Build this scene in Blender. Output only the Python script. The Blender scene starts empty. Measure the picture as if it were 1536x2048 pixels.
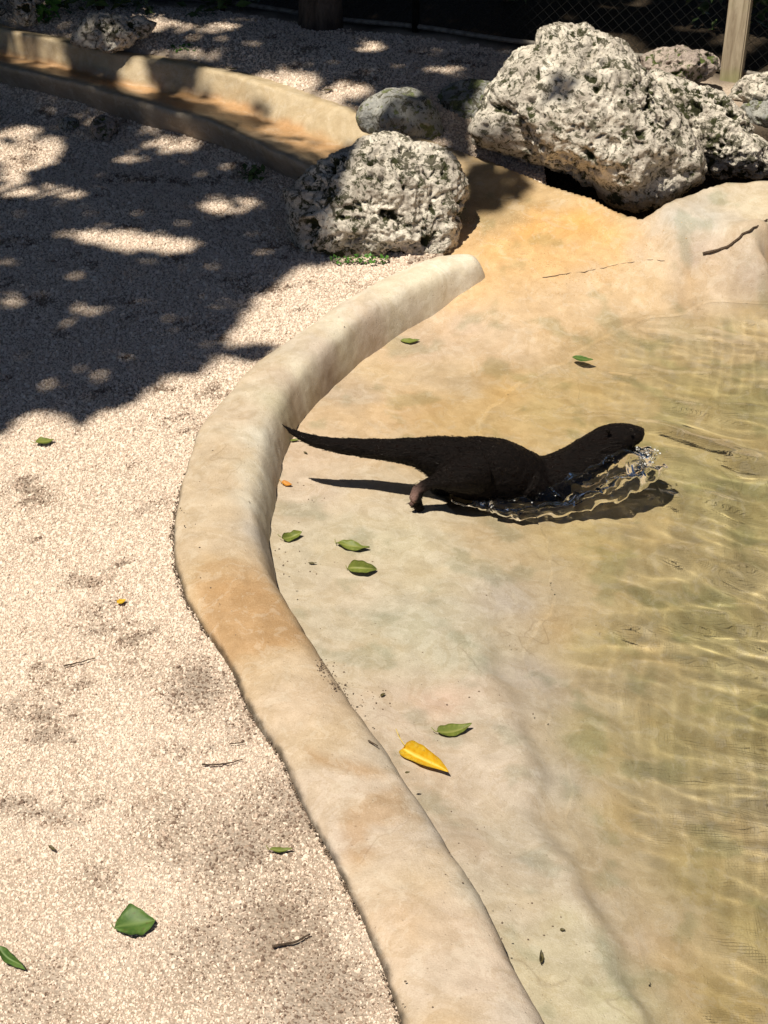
import bpy, math, random
import numpy as np
from mathutils import Vector, Matrix
random.seed(7)
rng = np.random.default_rng(7)
C = bpy.context.scene.collection
SC = bpy.context.scene

# ------------------------------------------------------------------ camera, sky, sun, exposure
F, PITCH, H = 3600.0, math.radians(33.7), 2.79      # focal length in photo pixels, downward tilt, camera height (m)
cd = bpy.data.cameras.new('camera')
cd.sensor_fit = 'VERTICAL'; cd.sensor_height = 24.0; cd.lens = 24.0 * F / 2048.0
cd.clip_start = 0.05; cd.clip_end = 2000
cam = bpy.data.objects.new('camera', cd); C.objects.link(cam)
cam.location = (0, 0, H); cam.rotation_euler = (math.pi / 2 - PITCH, 0, 0)
SC.camera = cam

SUN = np.array([-0.28, -0.36, 1.0]); SUN /= np.linalg.norm(SUN)    # direction towards the sun
w = bpy.data.worlds.new('World'); SC.world = w; w.use_nodes = True
wn = w.node_tree.nodes; wl = w.node_tree.links
sky = wn.new('ShaderNodeTexSky'); sky.sky_type = 'NISHITA'; sky.sun_disc = False
sky.sun_elevation = math.asin(SUN[2]); sky.sun_rotation = math.atan2(SUN[0], SUN[1])
sky.air_density = 0.5; sky.dust_density = 0.3; sky.ozone_density = 0.2
wl.new(sky.outputs[0], wn['Background'].inputs[0]); wn['Background'].inputs[1].default_value = 0.05

sl = bpy.data.lights.new('sun', 'SUN'); sl.energy = 5.0; sl.angle = math.radians(0.53); sl.color = (1.0, 0.93, 0.80)
so = bpy.data.objects.new('sun', sl); C.objects.link(so)
so.rotation_euler = Vector(SUN).to_track_quat('Z', 'Y').to_euler(); so.location = (-2, -3, 8)
try: sl.cycles.is_caustics_light = True
except Exception: pass
SC.view_settings.view_transform = 'Standard'; SC.view_settings.look = 'None'
SC.view_settings.exposure = 0.34; SC.view_settings.gamma = 1.0
SC.render.engine = 'CYCLES'
SC.cycles.max_bounces = 10; SC.cycles.transparent_max_bounces = 12
SC.cycles.caustics_reflective = False
SC.cycles.use_denoising = True

# ------------------------------------------------------------------ maths helpers
sp, cp = math.sin(PITCH), math.cos(PITCH)
def ray(u, v):
    a = (np.asarray(u, float) - 768) / F; b = (1024 - np.asarray(v, float)) / F
    return np.stack([a, cp + b * sp, -sp + b * cp], -1)
def G(u, v, z=0.0):                                  # photo pixel -> point on the level z
    d = ray(u, v); t = (np.asarray(z, float) - H) / d[..., 2]
    return np.array([0, 0, H]) + d * t[..., None]
def P(u, v, Y):                                      # photo pixel -> point at the depth Y
    d = ray(u, v); t = np.asarray(Y, float) / d[..., 1]
    return np.array([0, 0, H]) + d * t[..., None]
def proj(q):
    q = np.asarray(q, float); z = q[..., 2] - H
    dep = q[..., 1] * cp - z * sp; up = q[..., 1] * sp + z * cp
    dep = np.maximum(dep, 0.05)
    return 768 + F * q[..., 0] / dep, 1024 - F * up / dep
def sstep(a, b, x):
    t = np.clip((x - a) / (b - a), 0, 1); return t * t * (3 - 2 * t)

_pm = rng.permutation(256); _pm = np.concatenate([_pm, _pm, _pm])
_gr = rng.normal(size=(256, 3)); _gr /= np.linalg.norm(_gr, axis=1)[:, None]
def perlin(p):
    p = np.asarray(p, float); i = np.floor(p).astype(int); f = p - i; i &= 255
    u = f * f * f * (f * (f * 6 - 15) + 10); r = 0
    for dx in (0, 1):
        for dy in (0, 1):
            for dz in (0, 1):
                g = _gr[_pm[_pm[_pm[(i[:, 0] + dx) & 255] + ((i[:, 1] + dy) & 255)] + ((i[:, 2] + dz) & 255)]]
                d = (g * (f - (dx, dy, dz))).sum(1)
                wx = u[:, 0] if dx else 1 - u[:, 0]; wy = u[:, 1] if dy else 1 - u[:, 1]; wz = u[:, 2] if dz else 1 - u[:, 2]
                r = r + wx * wy * wz * d
    return r * 1.6
def fbm(p, o=4, l=2.03, g=0.5):
    p = np.asarray(p, float); a = 1; s = 0; t = 0
    for k in range(o):
        s = s + a * perlin(p * l ** k + 17.3 * k); t += a; a *= g
    return s / t
_wj = rng.random((256, 3))
def worley(p):
    p = np.asarray(p, float); i = np.floor(p).astype(int)
    d1 = np.full(len(p), 9.0); d2 = np.full(len(p), 9.0)
    for dx in (-1, 0, 1):
        for dy in (-1, 0, 1):
            for dz in (-1, 0, 1):
                c = i + (dx, dy, dz); h = _pm[_pm[_pm[c[:, 0] & 255] + (c[:, 1] & 255)] + (c[:, 2] & 255)]
                d = np.linalg.norm(c + _wj[h] - p, axis=1)
                m = d < d1; d2 = np.where(m, d1, np.minimum(d2, d)); d1 = np.where(m, d, d1)
    return d1, d2
def xy0(x, y, s=1.0, z=0.0): return np.stack([x * s, y * s, np.full(np.shape(x), z)], -1).reshape(-1, 3)
def tps_fit(pts, val, lam=1e-4):
    pts = np.asarray(pts, float); n = len(pts)
    def k(r2): return 0.5 * r2 * np.log(r2 + 1e-9)
    d = ((pts[:, None] - pts[None]) ** 2).sum(-1)
    A = np.zeros((n + 3, n + 3)); A[:n, :n] = k(d) + lam * np.eye(n)
    A[:n, n] = 1; A[:n, n + 1:] = pts; A[n:, :n] = A[:n, n:].T
    b = np.zeros(n + 3); b[:n] = val
    s = np.linalg.solve(A, b)
    def ev(x, y):
        sh = np.shape(x); x = np.ravel(x); y = np.ravel(y); r = s[n] + s[n + 1] * x + s[n + 2] * y
        for j in range(n): r = r + s[j] * k((x - pts[j, 0]) ** 2 + (y - pts[j, 1]) ** 2)
        return r.reshape(sh)
    return ev
def idw(ctrl, x, y, power=3.0):
    """colour of a stained surface from sample points (u, v, level, r, g, b)"""
    acc = np.zeros((np.size(x), 3)); ws = np.zeros(np.size(x)); x = np.ravel(x); y = np.ravel(y)
    for (u, v, z, r, g, b) in ctrl:
        q = G(u, v, z); d = np.hypot(x - q[0], y - q[1]) + 0.03
        k = 1 / d ** power; acc += k[:, None] * np.array([r, g, b]); ws += k
    return acc / ws[:, None]
def inpoly(px, py, poly):
    r = np.zeros(np.shape(px), bool); n = len(poly)
    for i in range(n):
        x0, y0 = poly[i]; x1, y1 = poly[i - 1]
        c = ((y0 > py) != (y1 > py)) & (px < (x1 - x0) * (py - y0) / (y1 - y0 + 1e-12) + x0); r ^= c
    return r
def polydist(px, py, poly, closed=False):
    d = np.full(np.shape(px), 1e9); n = len(poly)
    for i in range(n if closed else n - 1):
        a = np.array(poly[i], float)[:2]; b = np.array(poly[(i + 1) % n], float)[:2]; ab = b - a
        t = np.clip(((px - a[0]) * ab[0] + (py - a[1]) * ab[1]) / (ab @ ab + 1e-12), 0, 1)
        d = np.minimum(d, np.hypot(px - a[0] - t * ab[0], py - a[1] - t * ab[1]))
    return d
def catmull(pts, n):
    pts = np.asarray(pts, float); q = np.vstack([2 * pts[0] - pts[1], pts, 2 * pts[-1] - pts[-2]])
    t = np.linspace(0, len(pts) - 1 - 1e-6, n); i = t.astype(int); f = (t - i)[:, None]
    p0, p1, p2, p3 = q[i], q[i + 1], q[i + 2], q[i + 3]
    return 0.5 * (2 * p1 + (p2 - p0) * f + (2 * p0 - 5 * p1 + 4 * p2 - p3) * f ** 2 + (3 * p1 - p0 - 3 * p2 + p3) * f ** 3)

# ------------------------------------------------------------------ mesh helpers
def mesh_np(name, V, Fc, mat=None, smooth=True):
    V = np.asarray(V, np.float32); Fc = np.asarray(Fc, np.int32); k = Fc.shape[1]
    m = bpy.data.meshes.new(name)
    m.vertices.add(len(V)); m.vertices.foreach_set('co', V.ravel())
    m.loops.add(Fc.size); m.loops.foreach_set('vertex_index', Fc.ravel())
    m.polygons.add(len(Fc)); m.polygons.foreach_set('loop_start', np.arange(0, Fc.size, k, dtype=np.int32))
    m.polygons.foreach_set('loop_total', np.full(len(Fc), k, np.int32))
    m.polygons.foreach_set('use_smooth', np.full(len(Fc), smooth))
    m.update(calc_edges=True); m.validate()
    if mat: m.materials.append(mat)
    return m
def attr_color(m, name, col):
    a = m.attributes.new(name, 'FLOAT_COLOR', 'POINT')
    c = np.ones((len(m.vertices), 4), np.float32); c[:, :3] = np.clip(col, 0, 1); a.data.foreach_set('color', c.ravel())
def attr_float(m, name, val):
    a = m.attributes.new(name, 'FLOAT', 'POINT'); a.data.foreach_set('value', np.asarray(val, np.float32))
def link(name, m, parent=None, label=None, cat=None, group=None, kind=None):
    o = bpy.data.objects.new(name, m); C.objects.link(o)
    if parent: o.parent = parent
    if label: o['label'] = label
    if cat: o['category'] = cat
    if group: o['group'] = group
    if kind: o['kind'] = kind
    return o
def grid_faces(nx, ny):
    i = np.arange(nx * ny).reshape(ny, nx)
    return np.stack([i[:-1, :-1], i[:-1, 1:], i[1:, 1:], i[1:, :-1]], -1).reshape(-1, 4)
def tube(path, rad, seg=10, twist=0.0, up=(0, 0, 1), ratio=1.0, cap=True):
    path = np.asarray(path, float); n = len(path); rad = np.broadcast_to(np.asarray(rad, float), (n,)); ratio = np.broadcast_to(np.asarray(ratio, float), (n,))
    T = np.gradient(path, axis=0); T /= np.linalg.norm(T, axis=1)[:, None] + 1e-9
    A = np.cross(T, np.asarray(up, float)); bad = np.linalg.norm(A, axis=1) < 1e-3
    A[bad] = np.cross(T[bad], (1, 0.2, 0)); A /= np.linalg.norm(A, axis=1)[:, None]; B = np.cross(A, T)
    th = np.linspace(0, 2 * np.pi, seg, endpoint=False)
    V = path[:, None] + rad[:, None, None] * (np.cos(th)[None, :, None] * A[:, None] * ratio[:, None, None] + np.sin(th)[None, :, None] * B[:, None])
    V = V.reshape(-1, 3); Fc = []
    for i in range(n - 1):
        for j in range(seg):
            Fc.append((i * seg + j, i * seg + (j + 1) % seg, (i + 1) * seg + (j + 1) % seg, (i + 1) * seg + j))
    if cap:
        V = np.vstack([V, path[0], path[-1]]); a = len(V) - 2
        for j in range(seg):
            Fc.append((a, (j + 1) % seg, j, j)); b = (n - 1) * seg
            Fc.append((a + 1, b + j, b + (j + 1) % seg, b + (j + 1) % seg))
    return V, Fc
def poly_mesh(name, V, Fc, mat=None, smooth=True):
    m = bpy.data.meshes.new(name); m.from_pydata([tuple(map(float, q)) for q in V], [], [tuple(dict.fromkeys(int(i) for i in f)) for f in Fc])
    m.polygons.foreach_set('use_smooth', [smooth] * len(m.polygons)); m.update()
    if mat: m.materials.append(mat)
    return m
def merge(parts):
    V = []; Fc = []; n = 0
    for v, f in parts:
        V.append(np.asarray(v, float)); Fc += [tuple(i + n for i in q) for q in f]; n += len(v)
    return np.vstack(V), Fc

# ------------------------------------------------------------------ material helpers
class N:
    def __init__(s, name):
        s.m = bpy.data.materials.new(name); s.m.use_nodes = True; s.t = s.m.node_tree; s.b = s.t.nodes['Principled BSDF']; s.out = s.t.nodes['Material Output']
    def new(s, t, **k):
        n = s.t.nodes.new(t)
        for a, b in k.items(): setattr(n, a, b)
        return n
    def ln(s, a, b): s.t.links.new(a, b)
    def set(s, sock, v):
        if hasattr(v, 'is_output'): s.ln(v, sock)
        else: sock.default_value = v
    def coord(s, kind='Object', scale=None):
        c = s.new('ShaderNodeTexCoord').outputs[kind]
        if scale is not None:
            m = s.new('ShaderNodeMapping'); m.inputs['Scale'].default_value = scale; s.ln(c, m.inputs[0]); return m.outputs[0]
        return c
    def noise(s, vec, scale, detail=4, rough=0.55, dist=0.0):
        n = s.new('ShaderNodeTexNoise'); s.ln(vec, n.inputs['Vector']); n.inputs['Scale'].default_value = scale
        n.inputs['Detail'].default_value = detail; n.inputs['Roughness'].default_value = rough; n.inputs['Distortion'].default_value = dist
        return n.outputs[0]
    def voro(s, vec, scale, feature='F1', out=0):
        n = s.new('ShaderNodeTexVoronoi'); n.feature = feature; s.ln(vec, n.inputs['Vector']); n.inputs['Scale'].default_value = scale
        return n.outputs[out]
    def ramp(s, x, a, b, c0=(0, 0, 0, 1), c1=(1, 1, 1, 1)):
        r = s.new('ShaderNodeValToRGB'); e = r.color_ramp.elements
        e[0].position, e[0].color, e[1].position, e[1].color = a, c0, b, c1; s.ln(x, r.inputs[0]); return r.outputs[0]
    def mix(s, f, a, b, mode='MIX'):
        n = s.new('ShaderNodeMix', data_type='RGBA', blend_type=mode)
        for sock, v in ((n.inputs[0], f), (n.inputs[6], a), (n.inputs[7], b)): s.set(sock, v)
        return n.outputs[2]
    def math(s, op, a, b=0.0):
        n = s.new('ShaderNodeMath', operation=op); s.set(n.inputs[0], a); s.set(n.inputs[1], b); return n.outputs[0]
    def attr(s, name, out='Color', typ='GEOMETRY'):
        n = s.new('ShaderNodeAttribute'); n.attribute_name = name; n.attribute_type = typ; return n.outputs[out]
    def bump(s, h, strength=0.3, dist=0.01, normal=None):
        n = s.new('ShaderNodeBump'); n.inputs['Strength'].default_value = strength; n.inputs['Distance'].default_value = dist
        s.ln(h, n.inputs['Height'])
        if normal is not None: s.ln(normal, n.inputs['Normal'])
        return n.outputs[0]
    def fin(s, col=None, rough=None, normal=None, **k):
        if col is not None: s.set(s.b.inputs['Base Color'], col)
        if rough is not None: s.set(s.b.inputs['Roughness'], rough)
        if normal is not None: s.ln(normal, s.b.inputs['Normal'])
        for a, v in k.items(): s.set(s.b.inputs[a.replace('_', ' ')], v)
        return s.m
def rgb(r, g, b): return (r, g, b, 1.0)

def mat_concrete(name, rough=0.8, spec=0.3, grain=0.5, specks=0.35, wet=False):
    n = N(name); c = n.coord('Object'); base = n.attr('tint')
    big = n.noise(c, 5.0, 5, 0.6, 0.6); mid = n.noise(c, 26.0, 5, 0.65, 0.3); fine = n.noise(c, 260.0, 3, 0.6)
    col = n.mix(n.ramp(mid, 0.38, 0.66), n.mix(1.0, base, rgb(0.85, 0.835, 0.81), 'MULTIPLY'), base)
    col = n.mix(n.math('MULTIPLY', n.ramp(big, 0.52, 0.7), 0.30), col, n.mix(1.0, base, rgb(0.93, 0.80, 0.62), 'MULTIPLY'))
    col = n.mix(n.math('MULTIPLY', n.ramp(fine, 0.53, 0.68), 0.42), col, n.mix(1.0, base, rgb(0.66, 0.6, 0.55), 'MULTIPLY'))
    col = n.mix(n.math('MULTIPLY', n.ramp(fine, 0.30, 0.44, rgb(1, 1, 1), rgb(0, 0, 0)), 0.35), col, n.mix(0.35, base, rgb(0.75, 0.68, 0.58)))
    tide = n.ramp(n.noise(c, 7.0, 9, 0.68, 1.4), 0.505, 0.53); col = n.mix(n.math('MULTIPLY', tide, 0.5), col, n.mix(1.0, col, rgb(0.86, 0.82, 0.74), 'MULTIPLY'))
    tid2 = n.ramp(n.noise(c, 15.0, 9, 0.7, 1.0), 0.55, 0.57); col = n.mix(n.math('MULTIPLY', tid2, 0.45), col, n.mix(0.35, col, rgb(0.62, 0.56, 0.46)))
    wrp = n.new('ShaderNodeVectorMath', operation='ADD'); n.ln(c, wrp.inputs[0]); wn_ = n.new('ShaderNodeTexNoise'); wn_.inputs['Scale'].default_value = 5.0; n.ln(c, wn_.inputs['Vector']); wsc = n.new('ShaderNodeVectorMath', operation='SCALE'); n.ln(wn_.outputs['Color'], wsc.inputs[0]); wsc.inputs['Scale'].default_value = 0.5; n.ln(wsc.outputs[0], wrp.inputs[1])
    crk = n.ramp(n.voro(wrp.outputs[0], 1.7, 'DISTANCE_TO_EDGE'), 0.002, 0.006, rgb(1, 1, 1), rgb(0, 0, 0)); crk = n.math('MULTIPLY', crk, n.ramp(n.noise(c, 2.2, 2), 0.55, 0.65))
    col = n.mix(n.math('MULTIPLY', crk, 0.32), col, n.mix(1.0, base, rgb(0.35, 0.28, 0.22), 'MULTIPLY'))
    pit_ = n.ramp(n.voro(c, 42.0), 0.05, 0.13, rgb(1, 1, 1), rgb(0, 0, 0)); col = n.mix(n.math('MULTIPLY', pit_, n.math('MULTIPLY', n.ramp(n.noise(c, 11.0, 3), 0.5, 0.62), 0.45)), col, n.mix(1.0, base, rgb(0.5, 0.42, 0.34), 'MULTIPLY'))
    # scattered dark specks of dirt, in loose drifts
    sp_ = n.ramp(n.voro(c, 95.0), 0.13, 0.22, rgb(1, 1, 1), rgb(0, 0, 0))
    drift = n.ramp(n.noise(c, 4.5, 3, 0.6), 0.60, 0.72)
    col = n.mix(n.math('MULTIPLY', n.math('MULTIPLY', sp_, drift), specks), col, rgb(0.09, 0.065, 0.045))
    wetv = n.attr('wet', 'Fac')
    h = n.math('SUBTRACT', n.math('ADD', n.math('MULTIPLY', mid, 0.7), n.math('MULTIPLY', fine, 0.4)), n.math('MULTIPLY', pit_, 0.5))
    nb = n.bump(h, grain, 0.006)
    r = n.math('SUBTRACT', rough, n.math('MULTIPLY', wetv, rough - 0.25))
    return n.fin(col, r, nb, Specular_IOR_Level=spec)
M_kerb = mat_concrete('kerb_concrete', 0.85, 0.25, 0.5, 0.5)
M_basin = mat_concrete('basin_concrete', 0.75, 0.4, 0.4, 0.35)
M_channel = mat_concrete('channel_concrete', 0.7, 0.4, 0.45, 0.4)

def mat_water():
    n = N('pool_water'); b = n.b; f = n.noise(n.coord('Object'), 3.0)
    n.ln(n.mix(f, rgb(1, 0.998, 0.985), rgb(0.995, 0.992, 0.975)), b.inputs['Base Color']); b.inputs['Roughness'].default_value = 0.0
    n.ln(n.math('ADD', n.math('MULTIPLY', n.attr('bend', 'Fac'), 0.085), 1.13), b.inputs['IOR']); b.inputs['Transmission Weight'].default_value = 1.0
    b.inputs['Coat Weight'].default_value = 1.0; b.inputs['Coat Roughness'].default_value = 0.02; b.inputs['Coat IOR'].default_value = 1.33
    return n.m
def mat_film():                                            # water no deeper than a finger: bends nothing, only gleams
    n = N('shallow_water'); f = n.noise(n.coord('Object'), 3.0)
    fr = n.new('ShaderNodeFresnel'); fr.inputs[0].default_value = 1.33
    gl = n.new('ShaderNodeBsdfGlossy'); gl.inputs['Roughness'].default_value = 0.03
    tr = n.new('ShaderNodeBsdfTransparent'); n.ln(n.mix(n.attr('deep', 'Fac'), rgb(1, 1, 1), n.mix(f, rgb(0.93, 0.925, 0.91), rgb(0.92, 0.915, 0.90))), tr.inputs[0])
    mx = n.new('ShaderNodeMixShader'); n.ln(fr.outputs[0], mx.inputs[0]); n.ln(tr.outputs[0], mx.inputs[1]); n.ln(gl.outputs[0], mx.inputs[2])
    n.ln(mx.outputs[0], n.out.inputs[0]); return n.m
M_film = mat_film()
M_water = mat_water()

def mat_dirt():
    n = N('sandy_dirt'); c = n.coord('Object'); a = n.noise(c, 3.0, 6, 0.65); f = n.noise(c, 120.0, 4, 0.7); v = n.voro(c, 130.0)
    col = n.mix(n.ramp(a, 0.4, 0.65), rgb(0.45, 0.36, 0.28), rgb(0.56, 0.465, 0.38))
    col = n.mix(n.math('MULTIPLY', n.ramp(f, 0.45, 0.62), 0.6), col, rgb(0.28, 0.205, 0.15))
    col = n.mix(n.ramp(v, 0.0, 0.5, rgb(0.5, 0.5, 0.5), rgb(0, 0, 0)), col, rgb(0.52, 0.45, 0.38))
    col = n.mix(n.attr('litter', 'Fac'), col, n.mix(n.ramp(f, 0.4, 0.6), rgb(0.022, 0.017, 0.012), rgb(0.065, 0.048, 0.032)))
    return n.fin(col, 0.95, n.bump(n.math('ADD', f, v), 0.6, 0.008), Specular_IOR_Level=0.1)
M_dirt = mat_dirt()
def mat_pebble():
    n = N('crushed_shell_gravel'); t = n.attr('tone', 'Fac', 'INSTANCER'); c = n.coord('Object')
    r = n.new('ShaderNodeValToRGB'); cr = r.color_ramp; cr.elements[0].position = 0.0; cr.elements[0].color = rgb(0.20, 0.14, 0.105)
    cr.elements[1].position = 1.0; cr.elements[1].color = rgb(0.86, 0.78, 0.66)
    for p_, q in ((0.10, (0.38, 0.28, 0.21)), (0.2, (0.58, 0.46, 0.37)), (0.42, (0.74, 0.62, 0.51)), (0.7, (0.82, 0.715, 0.60)), (0.86, (0.78, 0.645, 0.55))):
        e = cr.elements.new(p_); e.color = rgb(*q)
    n.ln(t, r.inputs[0])
    f = n.noise(c, 1.3, 3)
    col = n.mix(n.ramp(f, 0.35, 0.7), n.mix(1.0, r.outputs[0], rgb(0.86, 0.83, 0.8), 'MULTIPLY'), r.outputs[0])
    return n.fin(col, 0.8, Specular_IOR_Level=0.25)
M_pebble = mat_pebble()

def mat_rock(name, pale=(0.72, 0.66, 0.56), grey=(0.40, 0.355, 0.30), moss=(0.026, 0.026, 0.013), ochre=(0.47, 0.36, 0.2)):
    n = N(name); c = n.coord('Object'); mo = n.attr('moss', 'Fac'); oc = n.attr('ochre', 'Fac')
    a = n.noise(c, 9.0, 6, 0.65, 0.4); b = n.noise(c, 38.0, 5, 0.7, 0.3); f = n.noise(c, 150.0, 4, 0.7)
    col = n.mix(n.ramp(a, 0.42, 0.62), rgb(*grey), rgb(*pale))
    col = n.mix(n.math('MULTIPLY', n.ramp(b, 0.5, 0.62), 0.45), col, rgb(*[min(1, x * 1.3) for x in pale]))
    col = n.mix(n.math('MULTIPLY', n.ramp(n.noise(c, 26.0, 6, 0.72, 0.8), 0.525, 0.57), 0.9), col, n.mix(b, rgb(0.022, 0.021, 0.012), rgb(0.11, 0.10, 0.06)))
    col = n.mix(n.math('MULTIPLY', n.ramp(n.noise(c, 70.0, 4, 0.7, 0.5), 0.56, 0.62), 0.7), col, rgb(0.11, 0.10, 0.07))
    col = n.mix(oc, col, n.mix(n.ramp(b, 0.4, 0.6), rgb(*ochre), rgb(0.55, 0.46, 0.32)))
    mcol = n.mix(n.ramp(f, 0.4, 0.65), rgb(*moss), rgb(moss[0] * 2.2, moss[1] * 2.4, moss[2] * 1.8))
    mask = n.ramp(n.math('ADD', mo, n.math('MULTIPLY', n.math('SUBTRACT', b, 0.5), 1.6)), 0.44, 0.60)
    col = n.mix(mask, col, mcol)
    return n.fin(col, 0.92, n.bump(n.math('ADD', b, n.math('MULTIPLY', f, 0.5)), 0.75, 0.012), Specular_IOR_Level=0.2)
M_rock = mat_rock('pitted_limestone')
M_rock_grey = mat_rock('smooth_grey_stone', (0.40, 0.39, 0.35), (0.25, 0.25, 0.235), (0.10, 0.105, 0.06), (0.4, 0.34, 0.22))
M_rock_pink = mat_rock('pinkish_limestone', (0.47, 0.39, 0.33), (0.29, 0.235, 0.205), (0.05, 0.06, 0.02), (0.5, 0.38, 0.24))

def mat_leaf(name, a, b, vein, trans=0.15, rough=0.55):
    n = N(name); c = n.coord('Object'); f = n.noise(c, 60.0, 4, 0.6); g = n.attr('rib', 'Fac')
    rn = n.new('ShaderNodeObjectInfo').outputs['Random']
    col = n.mix(n.ramp(f, 0.38, 0.66), rgb(*a), rgb(*b)); col = n.mix(n.math('MULTIPLY', g, 0.7), col, rgb(*vein))
    spots = n.ramp(n.noise(c, 75.0, 4, 0.7), 0.58, 0.68)
    col = n.mix(n.math('MULTIPLY', spots, 0.5), col, rgb(0.09, 0.06, 0.02))
    n.b.inputs['Subsurface Weight'].default_value = 0.0
    tr = n.new('ShaderNodeBsdfTranslucent'); n.ln(col, tr.inputs[0]); mx = n.new('ShaderNodeMixShader'); mx.inputs[0].default_value = trans
    n.ln(n.b.outputs[0], mx.inputs[1]); n.ln(tr.outputs[0], mx.inputs[2]); n.ln(mx.outputs[0], n.out.inputs[0])
    return n.fin(col, rough, Specular_IOR_Level=0.4)
M_leaf_green = mat_leaf('fallen_green_leaf', (0.055, 0.115, 0.022), (0.09, 0.16, 0.03), (0.17, 0.24, 0.07))
M_leaf_olive = mat_leaf('fallen_olive_leaf', (0.17, 0.20, 0.035), (0.115, 0.15, 0.025), (0.28, 0.28, 0.08))
M_leaf_yellow = mat_leaf('fallen_yellow_leaf', (0.60, 0.33, 0.008), (0.66, 0.46, 0.03), (0.66, 0.54, 0.14))
M_leaf_orange = mat_leaf('fallen_orange_leaf', (0.55, 0.22, 0.02), (0.45, 0.17, 0.02), (0.5, 0.3, 0.06))
M_leaf_brown = mat_leaf('fallen_brown_leaf', (0.10, 0.08, 0.03), (0.06, 0.05, 0.02), (0.15, 0.12, 0.05))

def mat_foliage(name, a, b):
    n = N(name); v = n.attr('shade', 'Fac'); col = n.mix(v, rgb(*a), rgb(*b))
    tr = n.new('ShaderNodeBsdfTranslucent'); n.ln(col, tr.inputs[0]); mx = n.new('ShaderNodeMixShader'); mx.inputs[0].default_value = 0.05
    n.ln(n.b.outputs[0], mx.inputs[1]); n.ln(tr.outputs[0], mx.inputs[2]); n.ln(mx.outputs[0], n.out.inputs[0])
    return n.fin(col, 0.5, Specular_IOR_Level=0.35)
M_crown = mat_foliage('tree_foliage', (0.035, 0.06, 0.018), (0.075, 0.11, 0.03))
M_shrub = mat_foliage('shrub_foliage', (0.04, 0.07, 0.022), (0.09, 0.14, 0.035))
M_sprig = mat_foliage('bright_sprig_leaves', (0.05, 0.14, 0.02), (0.09, 0.22, 0.03))
def mat_bark(name, a, b, scale=(14, 14, 2.5)):
    n = N(name); c = n.coord('Object', scale); f = n.noise(c, 1.6, 6, 0.7, 0.5)
    return n.fin(n.mix(n.ramp(f, 0.36, 0.66), rgb(*a), rgb(*b)), 0.9, n.bump(f, 0.8, 0.02), Specular_IOR_Level=0.15)
M_bark = mat_bark('tree_bark', (0.05, 0.038, 0.03), (0.14, 0.11, 0.085))
M_bark_red = mat_bark('reddish_bark', (0.075, 0.035, 0.025), (0.16, 0.08, 0.055))
M_twig = mat_bark('dry_twig', (0.06, 0.042, 0.03), (0.16, 0.11, 0.075), (60, 60, 60))
def mat_post():
    n = N('weathered_post_wood'); c = n.coord('Object', (30, 30, 3)); f = n.noise(c, 1.5, 6, 0.65, 0.8); g = n.noise(n.coord('Object'), 3.0, 3)
    col = n.mix(n.ramp(f, 0.35, 0.65), rgb(0.26, 0.20, 0.13), rgb(0.46, 0.38, 0.27)); col = n.mix(n.math('MULTIPLY', n.ramp(g, 0.48, 0.62), 0.6), col, rgb(0.27, 0.29, 0.12))
    return n.fin(col, 0.85, n.bump(f, 0.5, 0.006))
M_post = mat_post()
def mat_wire(name, col, metal=0.6, rough=0.5):
    n = N(name); c = n.coord('Object'); f = n.noise(c, 40.0, 4)
    return n.fin(n.mix(n.ramp(f, 0.4, 0.7), rgb(*col), rgb(col[0] * 0.5, col[1] * 0.45, col[2] * 0.4)), rough, Metallic=metal)
M_wire = mat_wire('dull_fence_wire', (0.022, 0.022, 0.02)); M_rail = mat_wire('grey_fence_rail', (0.22, 0.20, 0.17), 0.2, 0.7)

# ------------------------------------------------------------------ the lie of the land
SEAM = 0.027
WL = -0.130                                              # water level
kO = [(966,518),(890,522),(800,552),(700,606),(610,665),(520,728),(450,800),(400,862),(374,930),(352,1020),(345,1090),(362,1180),(402,1255),(455,1330),(500,1430),(560,1520),(605,1620),(650,1700),(700,1795),(755,1920),(800,2048),(860,2220),(930,2420),(1010,2750)]
kI = [(984,590),(905,612),(810,660),(725,712),(655,778),(608,838),(585,885),(570,930),(560,975),(552,1030),(546,1100),(572,1190),(640,1285),(715,1385),(785,1480),(855,1585),(925,1690),(985,1785),(1035,1890),(1085,1985),(1140,2090),(1220,2260),(1300,2440),(1400,2750)]
kk = np.clip((np.arange(len(kO)) - 10.0) / 3.0, 0, 1)     # 0: inner foot in view, 1: only the inner shoulder in view
O3 = np.array([G(u, v, 0.0) for u, v in kO]); I3 = np.array([G(u, v, -0.095 + 0.125 * k) for (u, v), k in zip(kI, kk)])
NS = 420
KO = catmull(O3, NS); KI = catmull(I3, NS); KK = np.interp(np.linspace(0, len(kO) - 1, NS), np.arange(len(kO)), kk)
kerb_mid = (KO + KI)[:, :2] / 2

ground_ctrl = [(0,190,0),(150,228,0),(280,272,0),(425,309,0),(530,353,0),(-300,108,0),(-300,180,0),(-700,0,0),(-400,600,0),(0,500,0),(300,400,0),(0,260,0),(300,300,0),(450,330,0),(600,380,0),(0,900,0),(0,1500,0),(300,1200,0),(0,2048,0),(500,2048,0),(700,2300,0),(-600,300,0),
    (-400,-10,.19),(0,50,.19),(200,88,.19),(370,118,.19),(600,180,.185),(715,222,.18),(800,248,.165),(900,280,.14),(1000,310,.10),(1100,350,.07),(1250,420,.04),(1300,400,.05),(1400,340,.08),(1536,330,.10),
    (1000,120,.20),(1300,150,.20),(1536,150,.20),(640,50,.2),(300,0,.2),(1536,0,.2),(0,0,.2),(900,-100,.22),(1800,300,.12),(1800,0,.2),(450,600,0),(700,560,0)]
gp = np.array([G(u, v, z) for u, v, z in ground_ctrl]); _g = tps_fit(gp[:, :2], gp[:, 2], 2e-4)
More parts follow.
